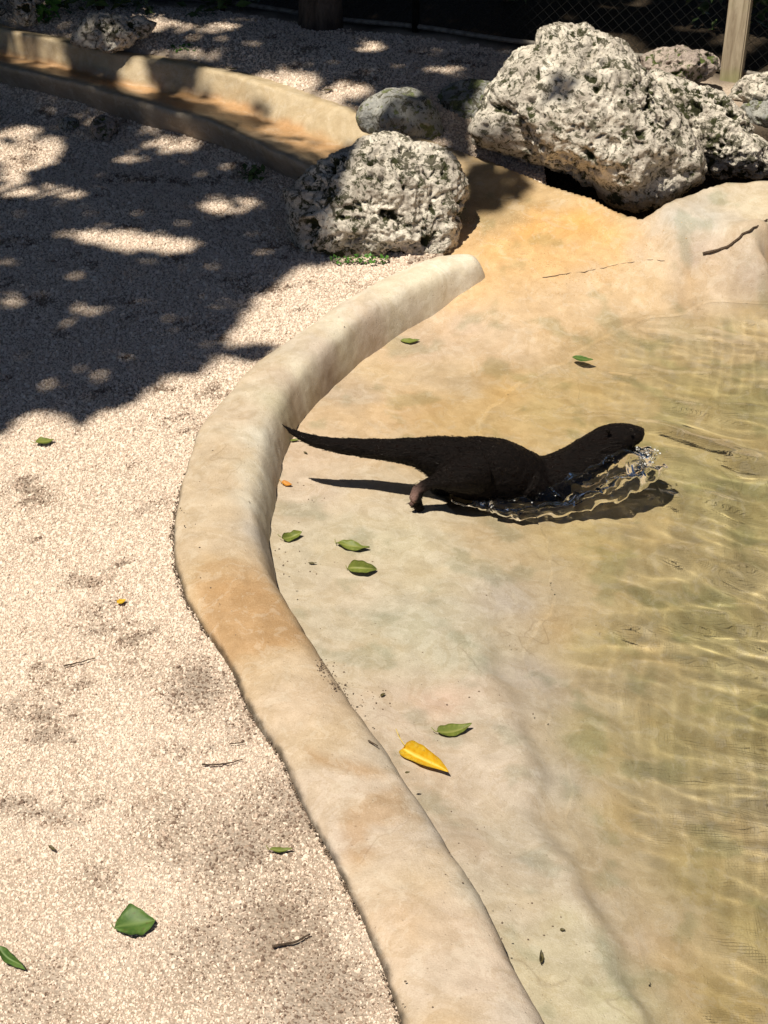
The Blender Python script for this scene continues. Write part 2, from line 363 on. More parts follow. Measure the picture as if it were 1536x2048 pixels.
def gz(x, y):
    x = np.asarray(x, float); y = np.asarray(y, float)
    xc = np.clip(x, -2.4, 2.4); yc = np.clip(y, 1.6, 9.0)
    z = np.clip(_g(xc, yc), -0.02, 0.26)
    return z + 0.008 * perlin(xy0(np.ravel(x), np.ravel(y), 1.7)).reshape(x.shape)
basin_ctrl = [ # along the foot of the kerb
    (978,590,-.055),(905,615,-.085),(812,664,-.105),(728,716,-.115),(660,780,-.112),(612,840,-.105),(588,890,-.10),(575,935,-.10),(565,980,-.098),(560,1030,-.096),(556,1100,-.092),(585,1190,-.085),(650,1285,-.08),(725,1385,-.078),(795,1480,-.076),(865,1585,-.075),(935,1690,-.075),(1000,1800,-.075),(1050,1900,-.075),(1100,1990,-.075),(1160,2100,-.075),(1300,2400,-.08),
    # dry shelf
    (700,1000,-.106),(700,1200,-.095),(850,1180,-.112),(820,1400,-.092),(940,1400,-.112),(1000,1600,-.112),(960,1650,-.10),(1100,1780,-.108),(1110,1900,-.095),(1200,1950,-.112),(1250,2150,-.112),
    (760,930,-.112),(760,1060,-.110),
    # water's edge
    (1600,560,WL),(1536,572,WL),(1440,592,WL),(1330,618,WL),(1230,640,WL),(1110,695,WL),(960,738,WL),(860,780,WL),(790,840,WL),(800,920,WL),(860,985,WL),(930,1040,WL),(985,1140,WL),(1015,1260,WL),(1065,1400,WL),(1120,1550,WL),(1180,1720,WL),(1265,1880,WL),(1325,2048,WL),(1400,2300,WL),
    # thin wet film
    (900,680,-.122),(1000,660,-.105),(800,720,-.122),(740,780,-.120),
    # under water
    (1000,880,-.18),(1000,980,-.165),(1100,800,-.195),(1200,750,-.21),(1400,690,-.23),(1500,650,-.21),(1300,680,-.205),(1400,850,-.27),(1250,950,-.23),(1536,750,-.28),(1536,950,-.33),(1150,1150,-.19),(1100,1300,-.165),(1300,1150,-.27),(1536,1200,-.38),(1200,1450,-.20),(1350,1450,-.29),(1536,1500,-.38),(1300,1700,-.23),(1420,1750,-.29),(1536,1850,-.33),(1420,1980,-.23),(1536,2048,-.28),(1536,2300,-.3),(1900,1200,-.45),(1900,1800,-.42),(1900,800,-.36),
    # spillway
    (700,300,.075),(760,330,.07),(850,330,.095),(800,430,.03),(930,430,.035),(950,500,-.01),(1000,470,.015),(1050,560,-.045),(1020,620,-.078),(1150,600,-.09),(1250,560,-.07),(1100,480,.01),(1200,500,-.02),(1300,500,-.01),(1400,540,-.06),
    (715,230,.18),(770,248,.17),(870,288,.145),(940,314,.125),(1000,332,.11),(1100,375,.085),(1180,400,.075),(1250,435,.05),(1000,390,.07),(1100,430,.045),(1200,450,.03),
    # pale ledge on the right
    (1285,450,.045),(1320,425,.085),(1400,385,.105),(1450,372,.11),(1536,368,.115),(1650,365,.115),(1350,470,.04),(1420,455,.055),(1500,440,.07),(1536,470,.05),(1480,510,.008),(1536,525,-.015),(1650,480,.03),(1650,530,-.06)]
bp = np.array([G(u, v, z) for u, v, z in basin_ctrl]); _b = tps_fit(bp[:, :2], bp[:, 2], 6e-5)
rim = [G(u, v, z)[:2] for u, v, z in [(715,230,.18),(770,247,.17),(870,287,.145),(940,313,.125),(1000,331,.11),(1100,373,.085),(1180,398,.075),(1250,433,.05),(1285,446,.045),(1320,421,.085),(1400,381,.105),(1450,368,.11),(1536,364,.115),(1650,361,.115),(1900,350,.115)]]
def rim_y(x):
    r = np.array(rim); return np.interp(x, r[:, 0], r[:, 1])
def bz(x, y):
    x = np.asarray(x, float); y = np.asarray(y, float)
    yc = np.clip(y, 1.7, 6.9); xc = np.clip(x, -0.8, 2.0)
    z = _b(xc, yc) + 0.0
    z = np.clip(z, -0.5, 0.22); z = np.where(z < WL, WL + (z - WL) * 0.72, z); z = z - 0.022 * sstep(-0.114, -0.126, z) * sstep(4.0, 3.6, y) * (x > 0.2)
    z = z + sstep(2.1, 2.9, x) * 0.75                      # the far bank, out of the picture
    q = xy0(np.ravel(x), np.ravel(y), 1.0)
    z = z + (0.006 * perlin(q * 4.2) + 0.003 * perlin(q * 13.0)).reshape(x.shape) * sstep(-.6, -.2, x)
    over = y - rim_y(x) - 0.012 * perlin(q * 6).reshape(x.shape)
    return z - sstep(0.0, 0.07, over) * 0.35               # the shell ends in a rounded lip
kerb_side = np.vstack([kerb_mid])
def right_of_kerb(x, y):                                   # signed: >0 on the pool side of the kerb's middle line
    poly = [tuple(q) for q in kerb_mid[12::6]] + [(0.35, 0.2), (4, 0.2), (4, 7.9), (0.6, 7.9)] + [tuple(G(u, v, z)[:2]) for u, v, z in [(705,205,.2),(690,300,.08),(690,385,.08),(760,450,.03),(858,498,0),(896,520,0)]]
    return inpoly(x, y, poly)
pool_poly = [tuple(q) for q in kerb_mid[12::6]] + [(0.45, 0.6), (3.2, 0.6), (3.2, 6.3)] + [tuple(q) for q in rim[::-1]] + [tuple(G(u, v, z)[:2]) for u, v, z in [(700,300,.08),(700,380,.08),(765,445,.03),(858,495,0),(896,518,0)]]

# pool shell with spillway
bx = np.arange(-0.75, 3.3, 0.0125); by = np.arange(1.4, 7.35, 0.0125)
X, Y = np.meshgrid(bx, by); Z = bz(X, Y)
keep = right_of_kerb(X, Y)
idx = grid_faces(len(bx), len(by)); idx = idx[keep.ravel()[idx].all(1)]
used = np.zeros(X.size, bool); used[idx.ravel()] = True; rem = np.cumsum(used) - 1
V = np.stack([X, Y, Z], -1).reshape(-1, 3)[used]
q = V * (1, 1, 0)
wx = V[:, 0] + 0.07 * fbm(q * 5, 4); wy = V[:, 1] + 0.09 * fbm(q * 5 + 31, 4)
pale = (0.47, 0.385, 0.275); pink = (0.46, 0.355, 0.265); grn = (0.415, 0.36, 0.25); org = (0.56, 0.335, 0.135); wat = (0.44, 0.335, 0.17); deep = (0.33, 0.285, 0.14); lav = (0.40, 0.345, 0.30); tan = (0.47, 0.34, 0.19)
cc = [(600,900,-.1,*pink),(640,980,-.1,*pink),(720,1000,-.1,*pale),(700,1070,-.1,*grn),(800,1080,-.11,.43,.37,.24),(850,1150,-.11,.42,.36,.24),(700,1180,-.09,*pale),(820,1250,-.1,.37,.35,.26),(760,1290,-.09,*grn),(900,1300,-.11,.38,.345,.25),(700,1330,-.09,*pale),(800,1430,-.09,*pink),(900,1410,-.11,.50,.34,.25),(960,1440,-.115,.42,.35,.27),(900,1560,-.1,*pink),(1000,1560,-.11,.45,.36,.28),(1000,1680,-.11,.42,.355,.27),(950,1700,-.1,*pink),(1080,1720,-.11,.40,.34,.27),(1050,1820,-.09,*pale),(1130,1850,-.1,.43,.375,.24),(1100,1980,-.09,.47,.40,.25),(1220,1990,-.11,.42,.38,.22),(1230,1900,-.12,.37,.335,.24),(1180,1780,-.12,.40,.335,.26),
  (1010,1200,-.13,*lav),(1040,1350,-.13,*lav),(1100,1550,-.13,.39,.34,.28),(1200,1720,-.14,.40,.33,.23),(1290,1880,-.14,.42,.32,.22),
  (700,790,-.12,.40,.32,.24),(760,740,-.12,.46,.35,.22),(850,700,-.12,.45,.345,.25),(930,660,-.11,.47,.36,.265),(1000,690,-.12,.46,.35,.24),(900,760,-.13,.44,.345,.235),(700,850,-.11,.47,.35,.225),(800,820,-.13,.50,.35,.2),(1000,790,-.15,.50,.345,.165),(900,840,-.15,.49,.35,.185),(1100,830,-.17,*wat),(980,870,-.16,.47,.345,.18),
  (1200,780,-.17,*wat),(1300,720,-.18,.40,.32,.175),(1400,680,-.18,.42,.34,.2),(1500,650,-.18,.45,.36,.2),(1400,800,-.23,.38,.31,.15),(1500,850,-.28,*deep),(1300,900,-.22,.38,.305,.15),(1400,1000,-.28,*deep),(1100,1080,-.17,*wat),(1000,1070,-.14,.45,.34,.2),(1200,1100,-.2,.39,.315,.165),(1500,1100,-.35,*deep),(1100,1250,-.17,.43,.32,.18),(1200,1300,-.2,.38,.31,.165),(1400,1300,-.32,*deep),(1500,1500,-.36,*deep),(1200,1500,-.2,.37,.31,.175),(1350,1550,-.29,.34,.285,.145),(1250,1650,-.2,.38,.31,.18),(1400,1800,-.28,.37,.30,.15),(1500,1900,-.3,.38,.31,.15),(1350,1950,-.18,.42,.32,.19),(1450,2030,-.25,.42,.33,.16),
  (600,260,.09,.55,.36,.17),(700,330,.07,.5,.33,.16),(850,330,.1,.42,.33,.22),(1000,350,.1,.50,.37,.21),(1100,400,.06,*tan),(1000,420,.05,.33,.235,.12),(1050,410,.06,.36,.255,.13),(960,440,.03,.38,.27,.14),(930,460,.02,.50,.345,.19),(1060,450,.03,.60,.35,.13),(1150,460,.02,.60,.35,.12),(1230,470,.02,.58,.35,.14),(1100,520,-.02,.56,.36,.17),(1000,500,0,.58,.37,.17),(1010,560,-.04,.54,.37,.2),(1150,570,-.06,.52,.38,.24),(1080,620,-.09,.53,.385,.24),(1180,610,-.1,.52,.40,.27),(1300,560,-.07,.52,.39,.25),(1300,500,0,.48,.36,.24),(1400,560,-.08,.50,.37,.235),(1400,520,-.03,.42,.34,.28),(1350,440,.08,.42,.39,.345),(1420,410,.12,.44,.41,.36),(1500,390,.13,.50,.43,.32),(1536,450,.1,.42,.37,.31),(1500,510,.02,.42,.34,.27),(1536,560,-.12,.50,.36,.22)]  # right-hand ledge's own grey is darkened in place of soft tree shade
tint = idw(cc, wx, wy, 3.2)
ub, vb = proj(V)
depth = np.clip(WL - V[:, 2], -0.2, 0.5)
alg = fbm(q * 7 + 5, 4)
tint = tint * (1 + 0.10 * fbm(q * 16 + 3, 3)[:, None] + 0.06 * fbm(q * 3 + 9, 3)[:, None])
tint = np.where((sstep(0.16, 0.30, alg) * 0.35)[:, None] > 0, tint * (1 - (sstep(0.12, 0.34, alg) * 0.22)[:, None] * np.array([1.0, 0.75, 0.9])), tint)
tint = np.clip(1.09 * tint * (1 + (0.30 - 0.12 * sstep(0.06, 0.14, depth)) * sstep(0.004, 0.06, depth))[:, None], 0, 0.85)  # submerged floor painted brighter to make up for light lost in the water
lum_ = tint @ np.array([.3, .55, .15]); kq = (0.30 * sstep(4.75, 4.4, V[:, 1]) * sstep(0.06, 0.01, depth))[:, None]; tint = tint * (1 - kq) + kq * lum_[:, None] * np.array([1.06, 0.99, 0.86])
wet = sstep(-0.02, 0.006, depth) * 0.6
wet = np.maximum(wet, 0.6 * sstep(0.05, 0.3, fbm(q * 6 + 77, 3)) * sstep(5.4, 5.7, V[:, 1]))
bm_ = mesh_np('pool_basin', V, rem[idx], M_basin); attr_color(bm_, 'tint', tint); attr_float(bm_, 'wet', wet)
basin = link('pool_basin', bm_, kind='structure')

# ------------------------------------------------------------------ kerb
prof = np.array([(0.0, -0.10), (0.004, -0.03), (0.008, -0.004), (0.02, 0.014), (0.06, 0.026), (0.14, 0.033), (0.28, 0.038), (0.42, 0.040), (0.56, 0.039), (0.68, 0.034), (0.78, 0.024), (0.85, 0.004), (0.90, -0.026), (0.945, -0.062), (0.98, -0.10), (1.01, -0.16)])
pk = prof.copy(); pk[:, 0] = [0.0, .004, .008, .02, .06, .14, .28, .42, .58, .74, .86, .93, .968, .99, 1.01, 1.03]   # shoulder pushed out where only it shows
cp_t = np.linspace(0, 1, 56); pi_ = np.linspace(0, 1, len(prof))
pA = np.stack([np.interp(cp_t, pi_, prof[:, i]) for i in (0, 1)], 1); pB = np.stack([np.interp(cp_t, pi_, pk[:, i]) for i in (0, 1)], 1)
for arr in (pA, pB):
    for _ in range(2): arr[1:-1] = 0.25 * arr[:-2] + 0.5 * arr[1:-1] + 0.25 * arr[2:]
S_ = pA[None, :, 0] * (1 - KK[:, None]) + pB[None, :, 0] * KK[:, None]
Zp = pA[None, :, 1] * (1 - KK[:, None]) + pB[None, :, 1] * KK[:, None]
seg = np.linalg.norm(np.diff((KO + KI) / 2, axis=0), axis=1); arc = np.concatenate([[0], np.cumsum(seg)])
endr = 0.10; e = np.clip(arc / endr, 0, 1); e = np.sqrt(np.clip(1 - (1 - e) ** 2, 0, 1))
S_ = 0.5 + (S_ - 0.5) * (0.30 + 0.70 * e)[:, None]
ez = np.clip((arc + 0.004) / 0.07, 0, 1); ez = np.sqrt(1 - (1 - ez) ** 2); Zp = -0.16 + (Zp + 0.16) * ez[:, None]
# waviness of the edges
wob = np.stack([perlin(np.stack([arc * 5, arc * 0, arc * 0 + 3], 1)), perlin(np.stack([arc * 5, arc * 0 + 9, arc * 0], 1))], 1)
XY = KO[:, None, :2] * (1 - S_[..., None]) + KI[:, None, :2] * S_[..., None]
V = np.concatenate([XY, Zp[..., None]], -1).reshape(-1, 3)
q = V.copy()
V[:, 2] += 0.010 * fbm(q * 5, 3) + 0.0042 * fbm(q * 16, 4)
lat = np.repeat((KI - KO)[:, :2], 56, 0); lat /= np.linalg.norm(lat, axis=1)[:, None]
sflat = S_.ravel()
V[:, :2] += lat * (0.010 * fbm(q * (9, 9, 1), 3) * (np.abs(sflat - 0.4) / 0.6) + 0.0025 * fbm(q * 26, 2) * (np.abs(sflat - 0.4) / 0.6) ** 2)[:, None]
wx = V[:, 0] + 0.035 * fbm(q * 9, 4); wy = V[:, 1] + 0.04 * fbm(q * 9 + 31, 4)
cr_ = (0.52, 0.40, 0.265); pk_ = (0.53, 0.425, 0.325); oc_ = (0.51, 0.335, 0.165); wh = (0.60, 0.56, 0.46)
kc = [(940,560,.04,.62,.56,.46),(860,590,.04,.60,.53,.43),(750,620,.04,.56,.47,.38),(650,690,.04,.54,.45,.36),(560,750,.04,.54,.435,.325),(480,830,.04,.53,.42,.30),(440,900,.04,*cr_),(430,960,.05,*cr_),(440,1020,.05,.53,.41,.27),(440,1080,.05,*cr_),(430,1130,.05,.50,.365,.21),(470,1180,.05,*oc_),(500,1230,.05,*oc_),(540,1275,.05,.50,.33,.165),(560,1330,.05,*cr_),(600,1400,.05,.53,.405,.28),(660,1470,.05,*cr_),(700,1560,.05,*pk_),(640,1580,.05,*pk_),(760,1660,.05,*pk_),(720,1720,.05,.53,.42,.30),(700,1690,.04,.52,.42,.34),(830,1760,.05,*cr_),(800,1820,.05,.54,.41,.29),(900,1850,.05,.54,.42,.31),(880,1950,.05,*pk_),(960,1960,.05,.53,.425,.33),(900,2040,.05,*cr_),(1050,2040,.04,.50,.42,.34),
  (545,900,-.03,*wh),(535,980,-.03,*wh),(540,1030,-.04,*wh),(535,1090,-.03,.47,.42,.36),(620,780,-.03,.66,.60,.46),(700,705,-.03,.66,.60,.46),(830,645,-.03,.66,.61,.47),(900,600,-.03,.66,.61,.48),(590,850,-.05,.50,.45,.31),(820,1500,.03,.47,.42,.35),(900,1640,.03,.48,.42,.35),(980,1760,.03,.52,.47,.38)]  # upper inner-face spots whitened to stand in for sunlight on that face
tint = idw(kc, wx, wy, 3.5)
def blob(x, y, pts, lvl, warp=0.035, soft=0.016, s=14):
    poly = [tuple(G(u, v, lvl)[:2]) for u, v in pts]
    a = x + warp * fbm(q * s + 3, 5, 2.03, 0.62); b = y + warp * fbm(q * s + 60, 5, 2.03, 0.62)
    d = polydist(a, b, poly, True); return np.where(inpoly(a, b, poly), sstep(-soft, soft, d), sstep(soft, -soft, d) * 0.999 if False else np.clip(0.5 - d / (2 * soft), 0, 0.5))
stain = np.maximum.reduce([
    blob(V[:, 0], V[:, 1], [(700,1610),(760,1575),(800,1560),(800,1590),(850,1625),(760,1645),(735,1660),(750,1700),(720,1730),(690,1700),(680,1640)], .05) * 0.75,
    blob(V[:, 0], V[:, 1], [(610,1485),(640,1500),(700,1515),(760,1525),(770,1545),(700,1540),(650,1525),(620,1510)], .05, 0.012) * 0.75,
    blob(V[:, 0], V[:, 1], [(385,1140),(440,1115),(520,1120),(560,1190),(610,1270),(560,1290),(480,1300),(455,1310),(410,1230)], .05, 0.035, 0.014) * 0.5])
tint = tint * (1 - stain[:, None] * np.array([0.20, 0.36, 0.56]))
# brown soil caught along the outer foot
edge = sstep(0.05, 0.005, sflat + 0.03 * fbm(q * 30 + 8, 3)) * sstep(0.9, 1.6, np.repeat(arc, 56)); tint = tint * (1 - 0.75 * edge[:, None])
lum_ = tint @ np.array([.3, .55, .15]); tint = tint * 0.82 + 0.18 * lum_[:, None] * np.array([1.08, 0.98, 0.88]); tint = tint * (1 + 0.16 * sstep(5.0, 5.6, V[:, 1]))[:, None]
tint *= 0.96 * (1 + 0.12 * fbm(q * 14 + 20, 3)[:, None])
Fk = grid_faces(56, NS)
km = mesh_np('pool_kerb', V, Fk, M_kerb); attr_color(km, 'tint', tint); attr_float(km, 'wet', np.zeros(len(V)))
link('pool_kerb', km, label='low rounded cream concrete kerb curving between the gravel and the pool', cat='kerb')

# ------------------------------------------------------------------ stream channel in the back left
st = [ # near foot, near top, inner foot of near wall, far floor line, far top, back foot
    [(-700,-10),(-700,-48),(-690,-60),(-640,-62),(-560,-108),(-540,-122)],
    [(-300,100),(-300,55),(-290,44),(-260,42),(-200,-14),(-190,-26)],
    [(0,184),(0,133),(8,124),(20,112),(30,62),(36,52)],
    [(150,222),(150,168),(158,160),(150,143),(150,86),(155,78)],
    [(280,266),(275,203),(285,196),(255,172),(255,108),(262,100)],
    [(425,303),(425,246),(435,240),(430,203),(400,132),(408,124)],
    [(530,347),(525,291),(540,286),(510,228),(540,170),(548,162)],
    [(605,378),(605,332),(625,326),(600,264),(635,198),(645,190)],
    [(680,410),(690,380),(715,375),(690,300),(715,228),(722,222)],
    [(760,455),(775,435),(800,428),(775,345),(800,260),(808,254)],
    [(830,490),(840,470),(860,462),(850,385),(880,295),(888,289)]]
zl = [-0.03, 0.135, 0.13, 0.085, 0.20, 0.17]
rows = []
drop = [0] * 8 + [.004, .016, .06]
for s, dz in zip(st, drop): rows.append([G(u, v, z - dz) for (u, v), z in zip(s, zl)])
rows = np.array(rows); L = np.stack([catmull(rows[:, j], 260) for j in range(6)], 1)     # 260 x 6 x 3
# cross-section with rounded crests
sec = []
def lerp(a, b, t): return a + (b - a) * t
for j in range(5):
    for t in np.linspace(0, 1, [6, 4, 6, 14, 5][j], endpoint=(j == 4)): sec.append(lerp(L[:, j], L[:, j + 1], t))
sec = np.stack(sec, 1); ns = sec.shape[1]
for _ in range(2): sec[:, 1:-1] = 0.25 * sec[:, :-2] + 0.5 * sec[:, 1:-1] + 0.25 * sec[:, 2:]
V = sec.reshape(-1, 3); q = V.copy()
V = V + np.stack([0.012 * fbm(q * 6, 3), 0.012 * fbm(q * 6 + 9, 3), 0.012 * fbm(q * 5 + 40, 3) + 0.004 * fbm(q * 25, 2)], -1)
row = np.tile(np.arange(ns), 260) / (ns - 1)
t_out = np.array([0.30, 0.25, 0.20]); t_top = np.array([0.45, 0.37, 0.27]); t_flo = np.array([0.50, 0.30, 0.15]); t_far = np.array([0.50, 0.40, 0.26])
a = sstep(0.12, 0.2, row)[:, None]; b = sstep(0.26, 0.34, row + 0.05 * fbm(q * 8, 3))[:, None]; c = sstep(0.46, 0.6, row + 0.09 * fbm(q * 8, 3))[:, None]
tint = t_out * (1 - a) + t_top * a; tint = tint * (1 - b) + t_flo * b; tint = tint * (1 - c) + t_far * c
tint *= 1 + 0.2 * fbm(q * 6 + 2, 4)[:, None]
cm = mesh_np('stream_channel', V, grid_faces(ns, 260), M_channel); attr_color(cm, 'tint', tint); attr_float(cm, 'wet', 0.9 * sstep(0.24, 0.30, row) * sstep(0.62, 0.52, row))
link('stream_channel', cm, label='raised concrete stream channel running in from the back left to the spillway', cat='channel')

# ground, one sheet to the horizon, finer near the pool, dug out under it
gx = np.concatenate([[-300, -120, -50, -20, -9, -5], np.arange(-3.2, 3.2, 0.024), [3.4, 4, 6, 10, 20, 50, 120, 300]])
gy = np.concatenate([[-300, -120, -40, -12, -4, -1, 0.5], np.concatenate([np.arange(1.2, 4.8, 0.05), np.arange(4.8, 8.4, 0.022), np.arange(8.4, 10.0, 0.05)]), [10.4, 11, 12.5, 16, 25, 50, 120, 300]])
X, Y = np.meshgrid(gx, gy); Z = gz(X, Y) - 0.004
dug = inpoly(X, Y, pool_poly); dd = polydist(X, Y, pool_poly, True)
dig = np.where(dug, sstep(0.015, 0.09, dd), 0)
Z = Z - dig * 0.75
chan_poly = [tuple(r_[:2]) for r_ in L[::8, 0]] + [tuple(r_[:2]) for r_ in L[::-8, 5]]
Z = Z - np.where(inpoly(X, Y, chan_poly), sstep(0.045, 0.11, polydist(X, Y, chan_poly, True)), 0) * 0.28
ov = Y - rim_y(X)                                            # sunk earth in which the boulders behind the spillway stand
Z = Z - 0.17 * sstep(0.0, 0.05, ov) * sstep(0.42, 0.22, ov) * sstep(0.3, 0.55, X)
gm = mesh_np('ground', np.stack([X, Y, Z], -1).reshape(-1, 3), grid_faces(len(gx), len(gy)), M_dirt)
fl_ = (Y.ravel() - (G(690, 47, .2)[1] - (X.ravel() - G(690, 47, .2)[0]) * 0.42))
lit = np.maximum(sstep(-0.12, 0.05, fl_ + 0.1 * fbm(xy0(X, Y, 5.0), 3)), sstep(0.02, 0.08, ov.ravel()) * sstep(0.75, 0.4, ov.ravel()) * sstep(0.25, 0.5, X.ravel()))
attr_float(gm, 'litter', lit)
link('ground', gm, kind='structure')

# ------------------------------------------------------------------ water
def otter_pt(u, v, dy=0.0): return P(u, v, OY + dy)
OY = float(G(850, 1005, -.1)[1] + .04)
rx = np.arange(-0.42, 2.2, 0.0066); ry = np.arange(1.8, 6.05, 0.0066)
X, Y = np.meshgrid(rx, ry); qx = X.ravel(); qy = Y.ravel()
def waves(x, y):
    qq = xy0(x, y); z = np.zeros(len(x))
    wpx = x + 0.06 * perlin(qq * 2.1); wpy = y + 0.06 * perlin(qq * 2.1 + 50)
    r_ = np.random.default_rng(3)
    for k in range(26):                                   # small wind and wake ripples
        lam = 0.046 * 1.062 ** k * (0.9 + 0.2 * r_.random()); th = math.radians(r_.normal(78, 34)); ph = r_.random() * 6.28
        z += 0.0034 * lam * np.sin(2 * np.pi / lam * (wpx * math.cos(th) + wpy * math.sin(th)) + ph) * (0.55 + 0.9 * np.clip(perlin(qq * (1.3 + 0.1 * k) + k * 7.7) + 0.35, 0, 1))
    for lam, th, am, ph in ((0.21, 62, .0016, 0.4), (0.27, 95, .0022, 2.1), (0.33, 78, .0026, 4.0), (0.24, 112, .0016, 5.2)): z += am * np.sin(2 * np.pi / lam * (wpx * math.cos(math.radians(th)) + wpy * math.sin(math.radians(th))) + ph) * (0.4 + 0.9 * np.clip(perlin(qq * 1.1 + lam * 90) + 0.4, 0, 1))
    # bow wave rings spreading from the otter
    hx, hy = P(1180, 985, OY)[0], OY
    r = np.hypot(x - hx, (y - hy) * 1.15); front = sstep(-0.35, 0.25, x - hx)
    z += 0.0040 * np.sin(2 * np.pi * r / 0.17 + 2.2 * perlin(qq * 2.5 + 9)) * np.exp(-((r - 0.42) / 0.38) ** 2) * (0.35 + 0.65 * front)
    return z
Z = waves(qx, qy)
bzv = bz(X, Y).ravel(); dep = WL - bzv
Z *= 0.04 + 1.0 * sstep(0.022, 0.09, dep)
# wave thrown up along the chest and neck
crest = np.array([G(u, v, WL) for u, v in [(900,1008),(960,1020),(1010,1026),(1060,1024),(1110,1012),(1160,996),(1210,977),(1262,952),(1298,930)]])
cpath = catmull(crest, 60); dC = polydist(qx, qy, [tuple(p[:2]) for p in cpath])
ci = np.argmin((qx[:, None] - cpath[None, ::4, 0]) ** 2 + (qy[:, None] - cpath[None, ::4, 1]) ** 2, 1); ct = ci / 14.0
hgt = np.interp(ct, [0, .12, .3, .5, .7, .85, .95, 1], [.002, .006, .010, .014, .018, .018, .014, .006])
qq = xy0(qx, qy)
ridge = hgt * np.exp(-(dC / (0.027 + 0.008 * perlin(qq * 14))) ** 2) * (1 + 0.30 * perlin(qq * (30, 18, 1)) + 0.28 * perlin(qq * 55))
Z = Z + np.maximum(ridge, 0)
keep = right_of_kerb(X, Y).ravel() & (dep > -0.03) & (qx < 2.65)
idx = grid_faces(len(rx), len(ry)); idx = idx[keep[idx].all(1)]
def sub_sheet(name, fidx, mat, **k):
    used = np.zeros(X.size, bool); used[fidx.ravel()] = True; rem = np.cumsum(used) - 1
    m = mesh_np(name, np.stack([qx, qy, WL + Z], -1)[used], rem[fidx], mat); attr_float(m, 'deep', np.clip(dep[used] / SEAM, 0, 1)); attr_float(m, 'bend', sstep(SEAM, SEAM + 0.05, dep[used])); return link(name, m, **k)
deepf = (dep + Z)[idx].min(1) > SEAM
seamv = np.intersect1d(np.unique(idx[deepf]), np.unique(idx[~deepf]))
dg2 = (dep).reshape(X.shape); gy_, gx_ = np.gradient(dg2, 0.0066); gx_ = gx_.ravel(); gy_ = gy_.ravel(); g2 = gx_ ** 2 + gy_ ** 2 + 1e-6
mv = np.clip((dep[seamv] - SEAM) / np.sqrt(g2[seamv]), -0.009, 0.009) / np.sqrt(g2[seamv])
qx = qx.copy(); qy = qy.copy(); qx[seamv] -= gx_[seamv] * mv; qy[seamv] -= gy_[seamv] * mv
water = sub_sheet('pool_water', idx[deepf], M_water, kind='structure')
film = sub_sheet('shallow_water', idx[~deepf], M_film, kind='structure')
try:
    water.cycles.is_caustics_caster = True; basin.cycles.is_caustics_receiver = True
except Exception as ex: print('caustics', ex)
#@@MORE@@
# ------------------------------------------------------------------ gravel: loose crushed shell, far too many grains to count
vx = np.arange(-2.3, 0.62, 0.03); vy = np.arange(1.9, 9.2, 0.03)
X, Y = np.meshgrid(vx, vy); Z = gz(X, Y) - 0.0032
inside_pool = inpoly(X, Y, pool_poly)
kerb_poly = [tuple(r_) for r_ in KO[::6, :2]] + [tuple(r_) for r_ in KI[::-6, :2]]
ok = ~(inside_pool | inpoly(X, Y, chan_poly) | inpoly(X, Y, kerb_poly))
idx = grid_faces(len(vx), len(vy)); idx = idx[ok.ravel()[idx].all(1)]
# the strip right up to the kerb: grains also on faces that straddle its foot
edge_ok = (~inside_pool) & ~(inpoly(X, Y, chan_poly) & (polydist(X, Y, chan_poly, True) > 0.05)) & (Y < G(690, 47, .2)[1] - (X - G(690, 47, .2)[0]) * 0.39 - 0.06)
V = np.stack([X, Y, Z], -1).reshape(-1, 3)
idx2 = grid_faces(len(vx), len(vy)); idx2 = idx2[edge_ok.ravel()[idx2].all(1)]
used = np.zeros(X.size, bool); used[idx2.ravel()] = True; rem = np.cumsum(used) - 1
V = V[used]; q = V * (1, 1, 0)
bare = fbm(q * (4.5, 6.5, 1) + 11, 4)                                  # drifts where soil shows through
patch = 0.8 * sstep(0.22, 0.42, bare + 0.45 * fbm(q * 24, 3))
for (u, v, r, s_) in [(390,1370,.075,.95),(600,1610,.11,.8),(500,1440,.06,.6),(480,1690,.12,.7),(560,1870,.13,.8),(640,1990,.12,.85),(350,1650,.09,.45),(420,1900,.1,.5),(210,1220,.06,.45),(180,1240,.05,.4),(100,1370,.06,.35),(260,1280,.05,.3),(320,1010,.03,.5),(200,1760,.05,.4),(60,1990,.1,.4),(380,740,.03,.3),(370,830,.03,.4)]:
    c_ = G(u, v, 0.0); d = np.hypot(V[:, 0] - c_[0], (V[:, 1] - c_[1]) * 0.75); patch = np.maximum(patch, s_ * np.exp(-(d / r) ** 2) * (1 + 0.8 * fbm(q * 30 + 2, 3)))
patch = np.clip(patch, 0, 1)
near = np.clip(1.25 - (V[:, 1] - 2.2) / 5.5, 0.16, 1)
gm = mesh_np('gravel', V, rem[idx2], M_dirt); attr_float(gm, 'cover', (1 - 0.70 * patch) * near); attr_float(gm, 'litter', 0.35 * patch); attr_float(gm, 'soil', patch); attr_float(gm, 'far', np.clip((V[:, 1] - 2.2) / 5.0, 0, 1))
gravel = link('gravel', gm, kind='stuff')
ng = bpy.data.node_groups.new('scatter_gravel', 'GeometryNodeTree')
ng.interface.new_socket('Geometry', in_out='INPUT', socket_type='NodeSocketGeometry'); ng.interface.new_socket('Geometry', in_out='OUTPUT', socket_type='NodeSocketGeometry')
def gn(t, **k):
    x = ng.nodes.new(t)
    for a_, b_ in k.items(): setattr(x, a_, b_)
    return x
gi = gn('NodeGroupInput'); go_ = gn('NodeGroupOutput'); dp = gn('GeometryNodeDistributePointsOnFaces')
def nattr(name):
    x = gn('GeometryNodeInputNamedAttribute', data_type='FLOAT'); x.inputs[0].default_value = name; return x.outputs[0]
